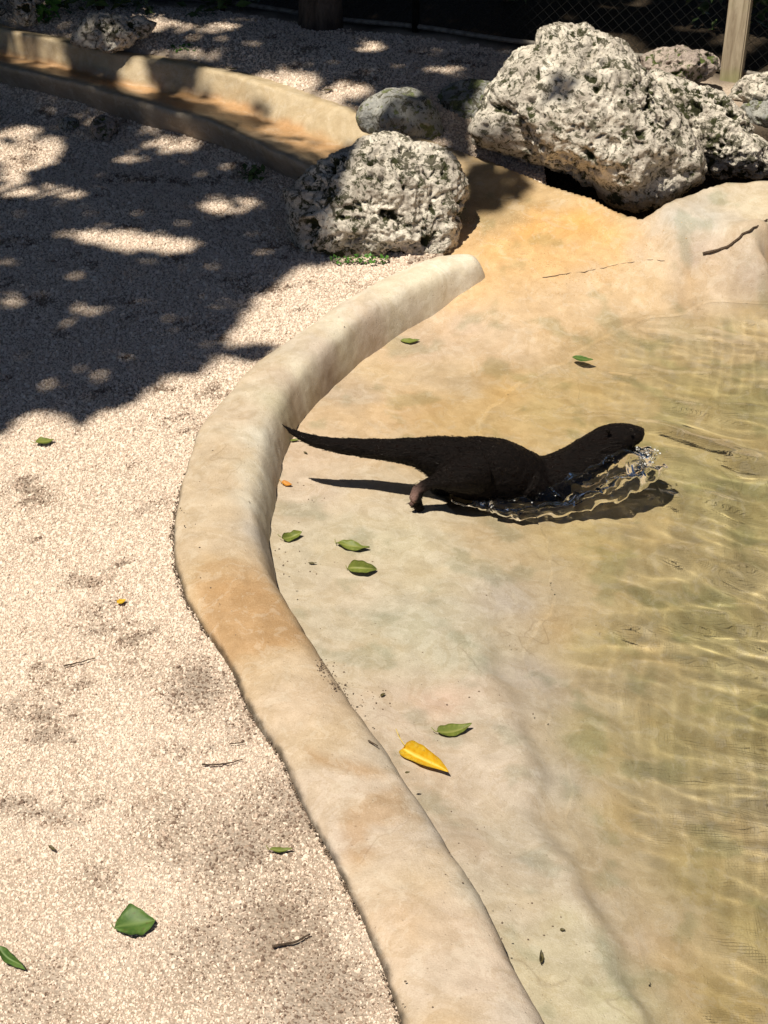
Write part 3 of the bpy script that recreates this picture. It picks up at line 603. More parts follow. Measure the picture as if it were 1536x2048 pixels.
def gmath(op, a_, b_):
    x = gn('ShaderNodeMath', operation=op)
    for s_, v_ in ((x.inputs[0], a_), (x.inputs[1], b_)):
        if hasattr(v_, 'is_output'): ng.links.new(v_, s_)
        else: s_.default_value = v_
    return x.outputs[0]
ng.links.new(gi.outputs[0], dp.inputs['Mesh']); ng.links.new(gmath('MULTIPLY', nattr('cover'), 40000.0), dp.inputs['Density'])
ico = gn('GeometryNodeMeshIcoSphere'); ico.inputs['Radius'].default_value = 0.0037; ico.inputs['Subdivisions'].default_value = 1
sm = gn('GeometryNodeSetMaterial'); sm.inputs['Material'].default_value = M_pebble; ng.links.new(ico.outputs[0], sm.inputs[0])
ip = gn('GeometryNodeInstanceOnPoints'); ng.links.new(dp.outputs[0], ip.inputs['Points']); ng.links.new(sm.outputs[0], ip.inputs['Instance'])
rv = gn('FunctionNodeRandomValue', data_type='FLOAT_VECTOR'); rv.inputs[0].default_value = (0, 0, 0); rv.inputs[1].default_value = (6.28, 6.28, 6.28); ng.links.new(rv.outputs[0], ip.inputs['Rotation'])
rs = gn('FunctionNodeRandomValue', data_type='FLOAT_VECTOR'); rs.inputs[0].default_value = (0.45, 0.4, 0.3); rs.inputs[1].default_value = (1.25, 1.0, 0.75); rs.inputs['Seed'].default_value = 5
rbig = gn('FunctionNodeRandomValue', data_type='FLOAT'); rbig.inputs[2].default_value = 0.0; rbig.inputs[3].default_value = 1.0; rbig.inputs['Seed'].default_value = 9
big = gmath('ADD', gmath('MULTIPLY', gmath('POWER', rbig.outputs[1], 9.0), 1.1), 0.85)
big = gmath('MULTIPLY', big, gmath('ADD', gmath('MULTIPLY', nattr('far'), 0.8), 1.0))
vs = gn('ShaderNodeVectorMath', operation='SCALE'); ng.links.new(rs.outputs[0], vs.inputs[0]); ng.links.new(big, vs.inputs['Scale']); ng.links.new(vs.outputs[0], ip.inputs['Scale'])
st_ = gn('GeometryNodeStoreNamedAttribute', data_type='FLOAT', domain='INSTANCE'); st_.inputs['Name'].default_value = 'tone'
rt = gn('FunctionNodeRandomValue', data_type='FLOAT'); rt.inputs[2].default_value = 0.16; rt.inputs[3].default_value = 1.0; rt.inputs['Seed'].default_value = 21
# grains in the soiled drifts are browner
tone = gmath('SUBTRACT', rt.outputs[1], gmath('MULTIPLY', nattr('soil'), 0.75))
ng.links.new(ip.outputs[0], st_.inputs['Geometry'])
ng.links.new(tone, st_.inputs['Value'])
jn = gn('GeometryNodeJoinGeometry'); ng.links.new(gi.outputs[0], jn.inputs[0]); ng.links.new(st_.outputs[0], jn.inputs[0]); ng.links.new(jn.outputs[0], go_.inputs[0])
md = gravel.modifiers.new('scatter_gravel', 'NODES'); md.node_group = ng

# ------------------------------------------------------------------ boulders
def ico_sphere(sub):
    import bmesh
    b_ = bmesh.new(); bmesh.ops.create_icosphere(b_, subdivisions=sub, radius=1.0)
    v_ = np.array([x.co[:] for x in b_.verts]); f_ = np.array([[y.index for y in x.verts] for x in b_.faces]); b_.free(); return v_, f_
_ico = {k: ico_sphere(k) for k in (5, 6, 7)}
def boulder(name, outline, cpx, Yc, deep, sub, mat, label, seed=0, pit=0.03, cell=0.06, lump=0.10, moss=0.0, ochre_low=0.0, group=None, power=2.4, moss_shade_low=0.0):
    """outline: silhouette seen from the path; cpx, Yc: centre; deep: half depth along the line of sight"""
    if Yc is None:                                         # stand it on the ground under its lowest point
        vb_ = max(q_[1] for q_ in outline) - 4; zz_ = 0.15
        for _ in range(8): g_ = G(cpx[0], vb_, zz_); zz_ = float(gz(np.array([g_[0]]), np.array([g_[1]]))[0])
        Yc = float(g_[1]) + 0.35 * deep
    Cw = P(cpx[0], cpx[1], Yc); D = Cw - np.array([0, 0, H]); dist = np.linalg.norm(D); D /= dist
    R = np.cross(D, (0, 0, 1)); R /= np.linalg.norm(R); U = np.cross(R, D); ax = float(Cw[1] * cp - (Cw[2] - H) * sp); m_px = ax / F
    ol = np.array(outline, float); ox = (ol[:, 0] - cpx[0]) * m_px; oy = -(ol[:, 1] - cpx[1]) * m_px
    th = np.arctan2(oy, ox); rr = np.hypot(ox, oy); o_ = np.argsort(th); th = th[o_]; rr = rr[o_]
    th = np.concatenate([th - 2 * np.pi, th, th + 2 * np.pi]); rr = np.tile(rr, 3)
    n_, f_ = _ico[sub]
    n_ = n_[:, [0, 2, 1]] if False else n_
    a_, b_, c_ = n_[:, 0], n_[:, 1], n_[:, 2]; s_ = np.hypot(a_, b_); r0 = np.interp(np.arctan2(b_, a_), th, rr)
    size = rr.mean()
    rad = ((s_ / r0) ** power + (np.abs(c_) / deep) ** power) ** (-1 / power)
    rf = np.random.default_rng(900 + seed); cut = np.full(len(n_), 9.0)
    for _ in range(22):                                    # broad broken faces
        pn = rf.normal(size=3); pn /= np.linalg.norm(pn); s1 = np.hypot(pn[0], pn[1]); rp = ((s1 / max(float(np.interp(np.arctan2(pn[1], pn[0]), th, rr)), 1e-3)) ** power + (abs(pn[2]) / deep) ** power) ** (-1 / power)
        dt = n_ @ pn; cut = np.minimum(cut, np.where(dt > 0.15, rp * rf.uniform(0.86, 1.0) / np.maximum(dt, 0.15), 9.0))
    edgek = sstep(0.80, 0.96, s_)                          # the outline itself stays as measured
    rad = rad * edgek + np.minimum(rad, cut) * (1 - edgek)
    L_ = n_ * rad[:, None]
    o = np.array([seed * 13.7, seed * 5.1, seed * 9.3])
    nrm = L_ / np.linalg.norm(L_, axis=1)[:, None]
    front = sstep(0.0, 0.6, 1 - s_)                       # keep the outline, roughen the faces more
    l1 = fbm(L_ / size * 1.6 + o, 4); L2 = fbm(L_ / size * 4.5 + o + 40, 4)
    disp = size * lump * (l1 * (0.5 + front) + 0.5 * L2)
    wp = L_ + 0.02 * np.stack([perlin(L_ * 22 + o), perlin(L_ * 22 + o + 7), perlin(L_ * 22 + o + 19)], -1)
    w1, w2 = worley(wp / (cell * 1.5) * (1, 1.5, 1) + o); w3, w4 = worley(wp / (cell * 0.5) + o + 3)
    pm = sstep(-0.08, 0.28, fbm(L_ / size * 2.3 + o + 90, 4)); disp = disp + size * 0.045 * fbm(L_ / size * (1.6, 5.5, 1.6) + o + 55, 4)
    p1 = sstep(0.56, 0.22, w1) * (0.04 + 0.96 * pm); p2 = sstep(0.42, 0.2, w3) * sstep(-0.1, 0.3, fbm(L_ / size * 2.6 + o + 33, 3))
    ridge = 1 - np.abs(fbm(L_ / (cell * 1.1) + o + 21, 3)) * 2
    pit = pit * 2.1; disp = disp - pit * 1.1 * p1 - pit * 0.5 * p2 + pit * 0.25 * ridge + pit * 0.25 * fbm(L_ / (cell * 0.3) + o, 3)
    L_ = L_ + nrm * disp[:, None]
    W = L_[:, :1] * R + L_[:, 1:2] * U + L_[:, 2:] * D
    base = np.array([Cw[0], Cw[1], gz(Cw[0], Cw[1])])
    m = mesh_np(name, W + Cw - base, f_, mat)
    hz = (W[:, 2] - W[:, 2].min()) / np.ptp(W[:, 2])
    mo = 0.24 + moss + 0.55 * p1 + 0.30 * p2 + 0.75 * fbm(W / size * 3.4 + o, 5, 2.1, 0.6) + moss_shade_low * sstep(0.42, 0.05, hz)  # low band: moss at the grey-white boulder's foot, painted shade on the largest
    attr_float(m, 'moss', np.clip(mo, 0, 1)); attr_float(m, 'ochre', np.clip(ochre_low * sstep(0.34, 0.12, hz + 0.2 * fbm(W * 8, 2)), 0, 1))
    o2 = link(name, m, label=label, cat='rock' if group is None else 'rock', group=group); o2.location = base
    return o2
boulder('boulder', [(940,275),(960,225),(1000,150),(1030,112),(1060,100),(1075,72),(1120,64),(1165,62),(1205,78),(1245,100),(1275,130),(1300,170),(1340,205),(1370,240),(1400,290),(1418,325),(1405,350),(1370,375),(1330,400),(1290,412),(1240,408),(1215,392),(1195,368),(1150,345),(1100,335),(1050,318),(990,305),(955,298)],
    (1185, 240), 6.46, 0.32, 7, M_rock, 'largest pale pitted limestone boulder leaning above the orange spillway', 1, 0.020, 0.052, 0.09, 0.0, 0.7, power=2.2, moss_shade_low=0.22)  # dark lower band paints the underside's shade into the colour
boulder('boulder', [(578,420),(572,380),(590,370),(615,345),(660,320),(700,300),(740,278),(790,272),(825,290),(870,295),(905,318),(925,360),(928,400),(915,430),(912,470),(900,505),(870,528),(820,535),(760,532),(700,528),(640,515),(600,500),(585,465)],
    (755, 410), 6.03, 0.24, 7, M_rock, 'pitted grey-white limestone boulder where the kerb meets the channel', 2, 0.022, 0.06, 0.09, 0.03, 0.0, power=2.6, moss_shade_low=0.35)
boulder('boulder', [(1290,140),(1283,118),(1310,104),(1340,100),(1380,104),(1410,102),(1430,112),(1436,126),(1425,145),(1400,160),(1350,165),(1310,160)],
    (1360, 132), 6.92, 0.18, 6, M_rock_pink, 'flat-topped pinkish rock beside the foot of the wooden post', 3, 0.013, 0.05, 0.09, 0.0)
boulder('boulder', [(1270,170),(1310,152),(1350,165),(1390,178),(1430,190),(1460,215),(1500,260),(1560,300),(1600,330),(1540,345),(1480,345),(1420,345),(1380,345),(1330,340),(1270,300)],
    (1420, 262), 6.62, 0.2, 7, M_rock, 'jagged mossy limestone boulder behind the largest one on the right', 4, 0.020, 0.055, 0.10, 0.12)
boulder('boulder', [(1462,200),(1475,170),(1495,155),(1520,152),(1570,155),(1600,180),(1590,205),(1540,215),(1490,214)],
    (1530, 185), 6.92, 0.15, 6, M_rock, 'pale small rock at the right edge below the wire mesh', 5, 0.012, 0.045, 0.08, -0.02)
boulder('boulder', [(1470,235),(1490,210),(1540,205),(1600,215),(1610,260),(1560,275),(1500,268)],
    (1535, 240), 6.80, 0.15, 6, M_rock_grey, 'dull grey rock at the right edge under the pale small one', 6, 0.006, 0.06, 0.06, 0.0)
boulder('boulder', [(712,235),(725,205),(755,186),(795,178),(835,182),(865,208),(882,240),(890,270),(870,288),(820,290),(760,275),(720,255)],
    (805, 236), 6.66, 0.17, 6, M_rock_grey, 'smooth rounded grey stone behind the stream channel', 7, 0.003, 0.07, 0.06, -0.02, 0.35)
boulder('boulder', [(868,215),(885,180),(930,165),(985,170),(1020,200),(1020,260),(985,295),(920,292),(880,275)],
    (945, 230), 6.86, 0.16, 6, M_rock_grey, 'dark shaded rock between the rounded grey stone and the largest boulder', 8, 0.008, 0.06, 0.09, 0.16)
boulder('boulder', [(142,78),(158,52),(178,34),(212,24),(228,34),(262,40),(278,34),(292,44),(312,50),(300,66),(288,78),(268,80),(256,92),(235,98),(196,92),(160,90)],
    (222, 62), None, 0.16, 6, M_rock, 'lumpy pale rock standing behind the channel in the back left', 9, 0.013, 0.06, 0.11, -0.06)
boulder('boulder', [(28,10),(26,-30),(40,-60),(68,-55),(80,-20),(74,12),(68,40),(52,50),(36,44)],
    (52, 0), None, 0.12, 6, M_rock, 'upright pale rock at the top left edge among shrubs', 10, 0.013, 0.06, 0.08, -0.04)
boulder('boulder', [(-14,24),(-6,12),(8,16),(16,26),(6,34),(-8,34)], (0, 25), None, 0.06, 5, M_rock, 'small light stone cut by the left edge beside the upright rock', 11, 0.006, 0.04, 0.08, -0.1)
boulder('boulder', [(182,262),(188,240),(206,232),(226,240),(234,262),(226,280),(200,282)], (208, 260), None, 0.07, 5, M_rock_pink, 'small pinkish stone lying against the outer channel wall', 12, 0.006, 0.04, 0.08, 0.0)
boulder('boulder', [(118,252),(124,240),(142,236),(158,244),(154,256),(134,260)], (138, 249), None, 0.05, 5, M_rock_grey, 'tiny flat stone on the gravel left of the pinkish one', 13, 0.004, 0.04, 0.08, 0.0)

# ------------------------------------------------------------------ otter
def mat_otter():
    n = N('wet_otter_fur'); c = n.coord('Object', (16, 60, 60)); f = n.noise(c, 2.2, 5, 0.7, 0.6); g = n.noise(n.coord('Object', (30, 90, 90)), 4.0, 4, 0.7)
    pinkm = n.attr('pad', 'Fac')
    col = n.mix(n.ramp(f, 0.35, 0.68), rgb(0.002, 0.0011, 0.0009), rgb(0.006, 0.003, 0.002))
    col = n.mix(pinkm, col, n.mix(n.ramp(g, 0.4, 0.6), rgb(0.20, 0.115, 0.095), rgb(0.30, 0.19, 0.165)))
    return n.fin(col, n.mix(n.ramp(f, 0.52, 0.62), rgb(0.65, 0.65, 0.65), rgb(0.16, 0.16, 0.16)), n.bump(n.math('ADD', f, g), 0.6, 0.008), Specular_IOR_Level=0.13)
M_otter = mat_otter()
spine = [(564,849,1.6,1),(575,857,4,1),(588,865,6,1),(612,876,10,1),(646,886,13.5,.95),(705,894,18,.9),(764,899,22.5,.85),(828,904,30,.85),(865,911,42,.85),(895,921,53,.85),(925,932,64,.85),(960,938,68,.85),(1000,943,67,.86),(1035,948,56,.95),(1070,957,48,1.0),(1103,951,44,1.0),(1144,932,41,1.0),(1180,908,39,1.0),(1212,888,37,1.05),(1238,877,32,1.1),(1259,871,24,1.2),(1274,868,18,1.25),(1283,866,12.5,1.2),(1287,866,6,1)]
sp_a = np.array(spine, float); dense = catmull(sp_a, 130)
mpx = float(OY * cp - (0 - H) * sp) / F
odv = np.interp(dense[:, 0], [560, 800, 950, 1070, 1160, 1290], [0.01, 0.0, 0.03, 0.085, 0.125, 0.165])
path = np.array([otter_pt(u, v, d_) for (u, v), d_ in zip(dense[:, :2], odv)])
parts = [tube(path, dense[:, 2] * mpx, 28, ratio=dense[:, 3], up=(0, 0, 1))]
def limb(pts):                                              # (u, v, depth offset, radius px)
    a_ = catmull(np.array(pts, float), 22); p_ = np.array([otter_pt(u, v, dy) for u, v, dy, r in a_]); return tube(p_, a_[:, 3] * mpx, 14, up=(0, 1, 0.1))
parts.append(limb([(948,940,-.022,50),(922,948,-.055,41),(893,956,-.068,27),(868,964,-.07,14.5),(848,973,-.07,12),(836,980,-.07,12)]))     # near hind leg to the heel
parts.append(limb([(838,976,-.07,12.5),(833,990,-.072,13),(828,1000,-.072,12)]))                                                        # sole, raised
for k, (du, dv, r) in enumerate([(819,1010,5.2),(825,1015,5.4),(832,1019,5.6),(839,1023,5.6),(846,1019,5.2)]):                              # toes
    parts.append(limb([(831 + k * 1.5,996,-.072 + .003 * k,6.5),((831 + du) / 2 + 1,1005 + k,-.074 + .005 * k,6.2),(du,dv,-.078 + .006 * k,r)]))
parts.append(limb([(925,955,.05,38),(900,968,.06,24),(886,982,.06,13),(880,995,.06,10),(872,1000,.06,9)]))                                   # far hind leg
parts.append(limb([(872,998,.06,9),(862,1002,.055,7),(858,1003,.05,5)]))
parts.append(limb([(1060,965,.02,30),(1095,985,.02,20),(1125,995,.02,13),(1150,995,.02,11),(1165,998,.02,8)]))                       # forelegs stretched ahead in the water
parts.append(limb([(1070,955,.09,28),(1110,972,.11,18),(1150,975,.12,12),(1180,975,.12,9)]))
def ell(c_, r3, n1=10, n2=14):
    V_ = []; F_ = []
    for i in range(n1 + 1):
        for j in range(n2):
            a_ = math.pi * i / n1; b_ = 2 * math.pi * j / n2
            V_.append(c_ + np.array([math.sin(a_) * math.cos(b_), math.sin(a_) * math.sin(b_), math.cos(a_)]) * r3)
    for i in range(n1):
        for j in range(n2): F_.append((i * n2 + j, i * n2 + (j + 1) % n2, (i + 1) * n2 + (j + 1) % n2, (i + 1) * n2 + j))
    return np.array(V_), F_
for dy in (-0.036, 0.052): parts.append(ell(otter_pt(1217, 862, dy + 0.14), np.array([0.009, 0.006, 0.011])))                                          # ears
parts.append(ell(otter_pt(1272, 872, 0.162), np.array([0.018, 0.024, 0.014])))                                                                # cheeks and lip
V, Fc = merge(parts)
om = poly_mesh('otter', V, Fc, M_otter)
base = otter_pt(940, 1000)
tmp = bpy.data.objects.new('otter', om); C.objects.link(tmp)
rmd = tmp.modifiers.new('r', 'REMESH'); rmd.mode = 'VOXEL'; rmd.voxel_size = 0.0042
smd = tmp.modifiers.new('s', 'SMOOTH'); smd.factor = 0.5; smd.iterations = 4
dg = bpy.context.evaluated_depsgraph_get(); em = bpy.data.meshes.new_from_object(tmp.evaluated_get(dg))
bpy.data.objects.remove(tmp); bpy.data.meshes.remove(om)
Vv = np.zeros(len(em.vertices) * 3, np.float32); em.vertices.foreach_get('co', Vv); Vv = Vv.reshape(-1, 3).astype(float)
Nn = np.zeros(len(em.vertices) * 3, np.float32); em.vertices.foreach_get('normal', Nn); Nn = Nn.reshape(-1, 3)
uo, vo = proj(Vv)
heel = otter_pt(832, 992, -.072); padm = np.exp(-((Vv - heel) / np.array([.02, .03, .028])) ** 2 @ np.ones(3)) * sstep(0.25, -0.1, Nn[:, 0] + 0.2 * fbm(Vv * 60, 2))
tuft = fbm(Vv * (22, 60, 60), 4); Vv += Nn * (0.0035 * tuft)[:, None] * (1 - padm[:, None])
em.vertices.foreach_set('co', (Vv - base).astype(np.float32).ravel())
em.name = 'otter'; em.materials.clear(); em.materials.append(M_otter); em.polygons.foreach_set('use_smooth', [True] * len(em.polygons)); em.update()
attr_float(em, 'pad', np.clip(padm * 1.5, 0, 1))
otter = link('otter', em, label='dark brown otter plunging from the shelf into the pool, tail stretched behind', cat='otter'); otter.location = base
# fur: short clumped guard hairs lying back along the body
pick = rng.choice(len(Vv), 7000); P0 = Vv[pick]; N0 = Nn[pick]
tdir = np.array([np.interp(P0[:, 0], path[:, 0], np.gradient(path[:, k], path[:, 0])) for k in range(3)]).T; tdir /= np.linalg.norm(tdir, axis=1)[:, None]
okm = padm[pick] < 0.2; P0, N0, tdir = P0[okm], N0[okm], tdir[okm]
hd = -tdir + N0 * 0.03 + 0.10 * rng.normal(size=P0.shape); hd -= N0 * np.minimum(0, (hd * N0).sum(1) - 0.01)[:, None]; hd /= np.linalg.norm(hd, axis=1)[:, None]
ln_ = (0.006 + 0.007 * rng.random(len(P0)))[:, None]; sd = np.cross(hd, N0); sd /= np.linalg.norm(sd, axis=1)[:, None] + 1e-9
A = P0 - sd * 0.0009 - N0 * 0.001; B = P0 + sd * 0.0009 - N0 * 0.001; M1 = P0 + hd * ln_ * 0.6 + N0 * 0.0008; T1 = P0 + hd * ln_
hv = np.stack([A, B, M1 + sd * 0.0005, T1], 1).reshape(-1, 3) - base; n4 = np.arange(len(P0))[:, None] * 4
hm = mesh_np('fur', hv, np.vstack([n4 + [0, 1, 2], n4 + [0, 2, 3]]), M_otter); attr_float(hm, 'pad', np.zeros(len(hv)))
fo = link('fur', hm, otter, kind='stuff')
def mat_eye():
    n = N('otter_eye'); f = n.noise(n.coord('Object'), 200.0); return n.fin(n.mix(f, rgb(0.004, 0.003, 0.003), rgb(0.012, 0.008, 0.006)), 0.06)
M_eye = mat_eye()
for dy in (-0.0285, 0.062):
    v_, f_ = ell(otter_pt(1262, 860, dy + 0.137) - base, np.array([.005, .0045, .005])); link('eye', poly_mesh('eye', v_, f_, M_eye), otter)
v_, f_ = ell(otter_pt(1285, 860, 0.166) - base, np.array([.006, .010, .006])); link('nose', poly_mesh('nose', v_, f_, M_eye), otter)

# ------------------------------------------------------------------ splash: foam beads and droplets along the wave
def mat_drop():
    n = N('water_drops'); n.b.inputs['Transmission Weight'].default_value = 1.0; f = n.noise(n.coord('Object'), 30.0)
    return n.fin(n.mix(f, rgb(0.97, 0.97, 0.96), rgb(1, 1, 1)), 0.02, IOR=1.33)
M_drop = mat_drop()
def mat_foam():
    n = N('white_foam'); f = n.noise(n.coord('Object'), 90.0)
    return n.fin(n.mix(f, rgb(0.72, 0.72, 0.70), rgb(0.82, 0.82, 0.80)), 0.15, Transmission_Weight=0.55, IOR=1.2, Specular_IOR_Level=0.8)
M_foam = mat_foam()
sv, sf = ico_sphere(2)
def beads(n_, fn, rfn):
    Vs = []; Fs = []
    for k in range(n_):
        c_, r_ = fn(), rfn(); Vs.append(sv * r_ * np.array([1, 1, 0.8]) + c_); Fs.append(sf + k * len(sv))
    return np.vstack(Vs), np.vstack(Fs)
sroot = bpy.data.objects.new('splash', None); C.objects.link(sroot); sbase = cpath[40]; sroot.location = sbase
sroot['label'] = 'clear splash with foam beads breaking against the chest of the otter'; sroot['category'] = 'splash'
def mat_wave():
    n = N('churned_water'); f = n.noise(n.coord('Object'), 35.0, 4)
    return n.fin(n.mix(f, rgb(0.94, 0.93, 0.86), rgb(1, 1, 0.97)), 0.0, Transmission_Weight=1.0, IOR=1.33)
M_wave = mat_wave()
wv = catmull(np.array([(905,1004,3,-.045),(950,1009,8,-.05),(1000,1011,14,-.04),(1055,1007,19,-.02),(1110,992,23,.005),(1160,974,32,.025),(1208,953,36,.045),(1252,932,36,.075),(1286,919,28,.11),(1308,912,13,.14)], float), 120)
wp_ = np.array([otter_pt(u, v, d_) for u, v, r_, d_ in wv]); v_, f_ = tube(wp_, wv[:, 2] * mpx, 40, ratio=0.8)
v_ = v_ + np.stack([perlin(v_ * 22), perlin(v_ * 22 + 11), perlin(v_ * 22 + 23)], -1) * 0.016 + np.stack([perlin(v_ * 90), perlin(v_ * 90 + 11), perlin(v_ * 90 + 23)], -1) * 0.004
wc_ = link('wave_crest', poly_mesh('wave_crest', v_ - sbase, f_, M_wave), sroot)
w2 = catmull(np.array([(985,1020,4,-.075),(1040,1026,9,-.07),(1100,1020,13,-.05),(1160,1006,16,-.025),(1215,988,18,.0),(1265,966,18,.03),(1305,944,14,.07),(1330,930,6,.10)], float), 90); wq = np.array([otter_pt(u, v, d_) for u, v, r_, d_ in w2]); v2, f2 = tube(wq, w2[:, 2] * mpx, 30, ratio=1.3)
v2 = v2 + np.stack([perlin(v2 * 24), perlin(v2 * 24 + 11), perlin(v2 * 24 + 23)], -1) * 0.014 + np.stack([perlin(v2 * 60), perlin(v2 * 60 + 11), perlin(v2 * 60 + 23)], -1) * 0.004
w2_ = link('wave_crest', poly_mesh('wave_crest', v2 - sbase, f2, M_wave), sroot); w2_.cycles.is_caustics_caster = True; bpy.data.objects['wave_crest'].cycles.is_caustics_caster = True
def along(t0, t1, wd, up):
    def fn():
        i_ = int(random.uniform(t0, t1) * 119); p_ = wp_[i_].copy(); a_ = random.uniform(-0.6, 2.6); rr_ = wv[i_, 2] * mpx * random.uniform(0.7, 1.15)
        p_ += np.array([random.gauss(0, wd), -math.cos(a_ - 0.6) * rr_, math.sin(a_) * rr_ + up * random.random() ** 2])
        return p_ - sbase
    return fn
v_, f_ = beads(130, along(0.86, 1.0, 0.010, 0.010), lambda: random.uniform(.0012, .0045)); link('bubbles', mesh_np('bubbles', v_, f_, M_foam), sroot, kind='stuff')
v_, f_ = beads(26, along(0.04, 0.5, 0.008, 0.002), lambda: random.uniform(.0010, .0028)); link('foam', mesh_np('foam', v_, f_, M_foam), sroot, kind='stuff')
v_, f_ = beads(60, along(0.5, 1.0, 0.022, 0.03), lambda: random.uniform(.001, .0035)); link('droplets', mesh_np('droplets', v_, f_, M_drop), sroot, kind='stuff')

# ------------------------------------------------------------------ fallen leaves and twigs
_ts = np.linspace(1.5, 11, 4000)
def top_z(x_, y_):
    z = gz(x_, y_) + 0.003; ip_ = inpoly(x_, y_, pool_poly); z = np.where(ip_, np.maximum(bz(x_, y_), WL), z); return np.where(inpoly(x_, y_, kerb_poly), np.where(ip_, 0.03, 0.038), z)
def surf(u, v):                                            # where the sight line of that photo pixel meets what lies there
    p_ = np.array([0, 0, H]) + ray(u, v)[None] * np.linspace(3.0, 9.8, 170)[:, None]
    for _ in range(2):
        i = int(np.argmax(p_[:, 2] < top_z(p_[:, 0], p_[:, 1]))); p_ = p_[max(i - 1, 0)] + (p_[i] - p_[max(i - 1, 0)]) * np.linspace(0, 1, 40)[:, None]
    i = int(np.argmax(p_[:, 2] < top_z(p_[:, 0], p_[:, 1]))); return p_[i]
def leaf(u, v, L_, W_, rot, mat, label, fold=0.5, curl=0.35, tilt=0.0, stem=0.25, tipw=1.0, roll=0.0, lift=0.004, wave=0.0, cat='leaf', name='fallen_leaf'):
    nu, nv_ = 22, 9; t = np.linspace(0, 1, nu)[:, None]; s = np.linspace(-1, 1, nv_)[None]
    half = W_ / 2 * np.sin(np.pi * t ** (0.8 * tipw)) ** 0.75 * (1 - 0.15 * t)
    ed = np.stack([perlin(np.stack([t[:, 0] * 5 + u, t[:, 0] * 0 + v, t[:, 0] * 0 + k_], 1)) for k_ in (0.3, 9.3)], 1); half = half * np.where(s < 0, 1 + 0.30 * ed[:, :1], 1 + 0.30 * ed[:, 1:])
    x = L_ * (t - 0.5) + 0 * s; y = half * s * math.cos(fold); z = np.abs(half * s) * math.sin(fold) + curl * L_ * (t - 0.5) ** 2 * 1.2 + 0 * s
    z = z + (wave + 0.015) * L_ * np.sin(9 * t + 2 * s + u) * np.abs(s); y = y + 0.06 * L_ * np.sin(3.1 * t + u)
    if roll: 
        ang = roll * (t - 0.5) * 2; y, z = y * np.cos(ang) - z * np.sin(ang), y * np.sin(ang) + z * np.cos(ang)
    V_ = np.stack([x, y, z], -1).reshape(-1, 3); rib = np.exp(-(s / 0.12) ** 2) + 0 * t
    ribs = np.clip(rib + 0.5 * (np.abs(np.sin((t * 7 - np.abs(s) * 0.9) * np.pi)) < 0.16), 0, 1).ravel()
    top = V_ + (0, 0, 0.0006); Fg = grid_faces(nv_, nu); n0 = len(V_)
    Fall = [tuple(f) for f in Fg] + [tuple(x_ + n0 for x_ in f[::-1]) for f in Fg]
    bd = [(i, i + 1) for i in range(nv_ - 1)] + [(i * nv_ + nv_ - 1, (i + 1) * nv_ + nv_ - 1) for i in range(nu - 1)] + [((nu - 1) * nv_ + i + 1, (nu - 1) * nv_ + i) for i in range(nv_ - 1)][::-1] + [((i + 1) * nv_, i * nv_) for i in range(nu - 1)][::-1]
    Fall += [(a_, b_, b_ + n0, a_ + n0) for a_, b_ in bd]
    VV = np.vstack([top, V_]); rb = np.concatenate([ribs, ribs])
    cr, sr = math.cos(rot), math.sin(rot); ct_, st2 = math.cos(tilt), math.sin(tilt)
    def tf(q_):
        q_ = q_ @ np.array([[1, 0, 0], [0, ct_, st2], [0, -st2, ct_]]); return q_ @ np.array([[cr, sr, 0], [-sr, cr, 0], [0, 0, 1]])
    zmin = tf(VV)[:, 2].min(); p_ = surf(u, v)
    VV = tf(VV) + (0, 0, lift - zmin)
    m = poly_mesh(name, VV, Fall, mat); attr_float(m, 'rib', rb)
    o = link(name, m, label=label, cat=cat); o.location = p_
    if stem:
        tt = np.linspace(0, 1, 7)[:, None]; sp_ = np.array([[-L_ * 0.5, 0, curl * L_ * 0.3]]) + tt * np.array([[-L_ * stem, L_ * 0.06, 0.0]]) + tt ** 2 * np.array([[0, L_ * 0.08, 0.006]])
        v2, f2 = tube(tf(sp_) + (0, 0, lift - zmin), np.linspace(.0012, .0009, 7), 6); sm_ = poly_mesh('stem', v2, f2, mat); attr_float(sm_, 'rib', np.ones(len(v2))); link('stem', sm_, o)
    return o
leaf(90, 886, .055, .042, 0.4, M_leaf_olive, 'green leaf on gravel at the left edge of the tree shadow', 0.3, 0.2)
leaf(583, 1077, .062, .040, 0.35, M_leaf_olive, 'curled olive leaf tucked against the inner foot of the kerb', 0.5, 0.7, 0.4, stem=0.15, wave=0.03)
leaf(706, 1096, .096, .038, -0.12, M_leaf_olive, 'long flat olive leaf, upper of two on the dry shelf', 0.25, 0.1, 0.2, stem=0.05, wave=0.03)
leaf(725, 1145, .082, .055, 0.08, M_leaf_olive, 'arched bright green leaf, lower of two on the dry shelf', 0.7, -0.6, 0.6, stem=0.05)
leaf(908, 1463, .092, .042, 0.35, M_leaf_olive, 'green leaf lying beside the yellow leaf on the shelf', 0.45, 0.35, 0.25, stem=0.12, tipw=0.8)
leaf(853, 1526, .140, .078, -0.82, M_leaf_yellow, 'bright yellow folded leaf with stem next to the kerb', 0.85, 0.15, 0.45, stem=0.35, tipw=0.8)
leaf(271, 1853, .085, .080, 0.35, M_leaf_green, 'dark green heart-shaped leaf on the near gravel', 0.3, 0.2, 0.2, stem=0.05, tipw=1.3, wave=0.03)
leaf(28, 1922, .082, .030, -0.45, M_leaf_green, 'twisted dark green leaf at the lower left edge', 0.7, 0.6, 0.6, roll=0.8)
leaf(820, 684, .066, .030, 0.1, M_leaf_olive, 'pale green leaf in the shallow film near the kerb end', 0.3, 0.1, 0.1, stem=0.0)
leaf(1165, 719, .072, .040, -0.2, M_leaf_green, 'dark green leaf floating near the far edge of the water', 0.15, 0.05, 0.0, stem=0.0, lift=0.003)
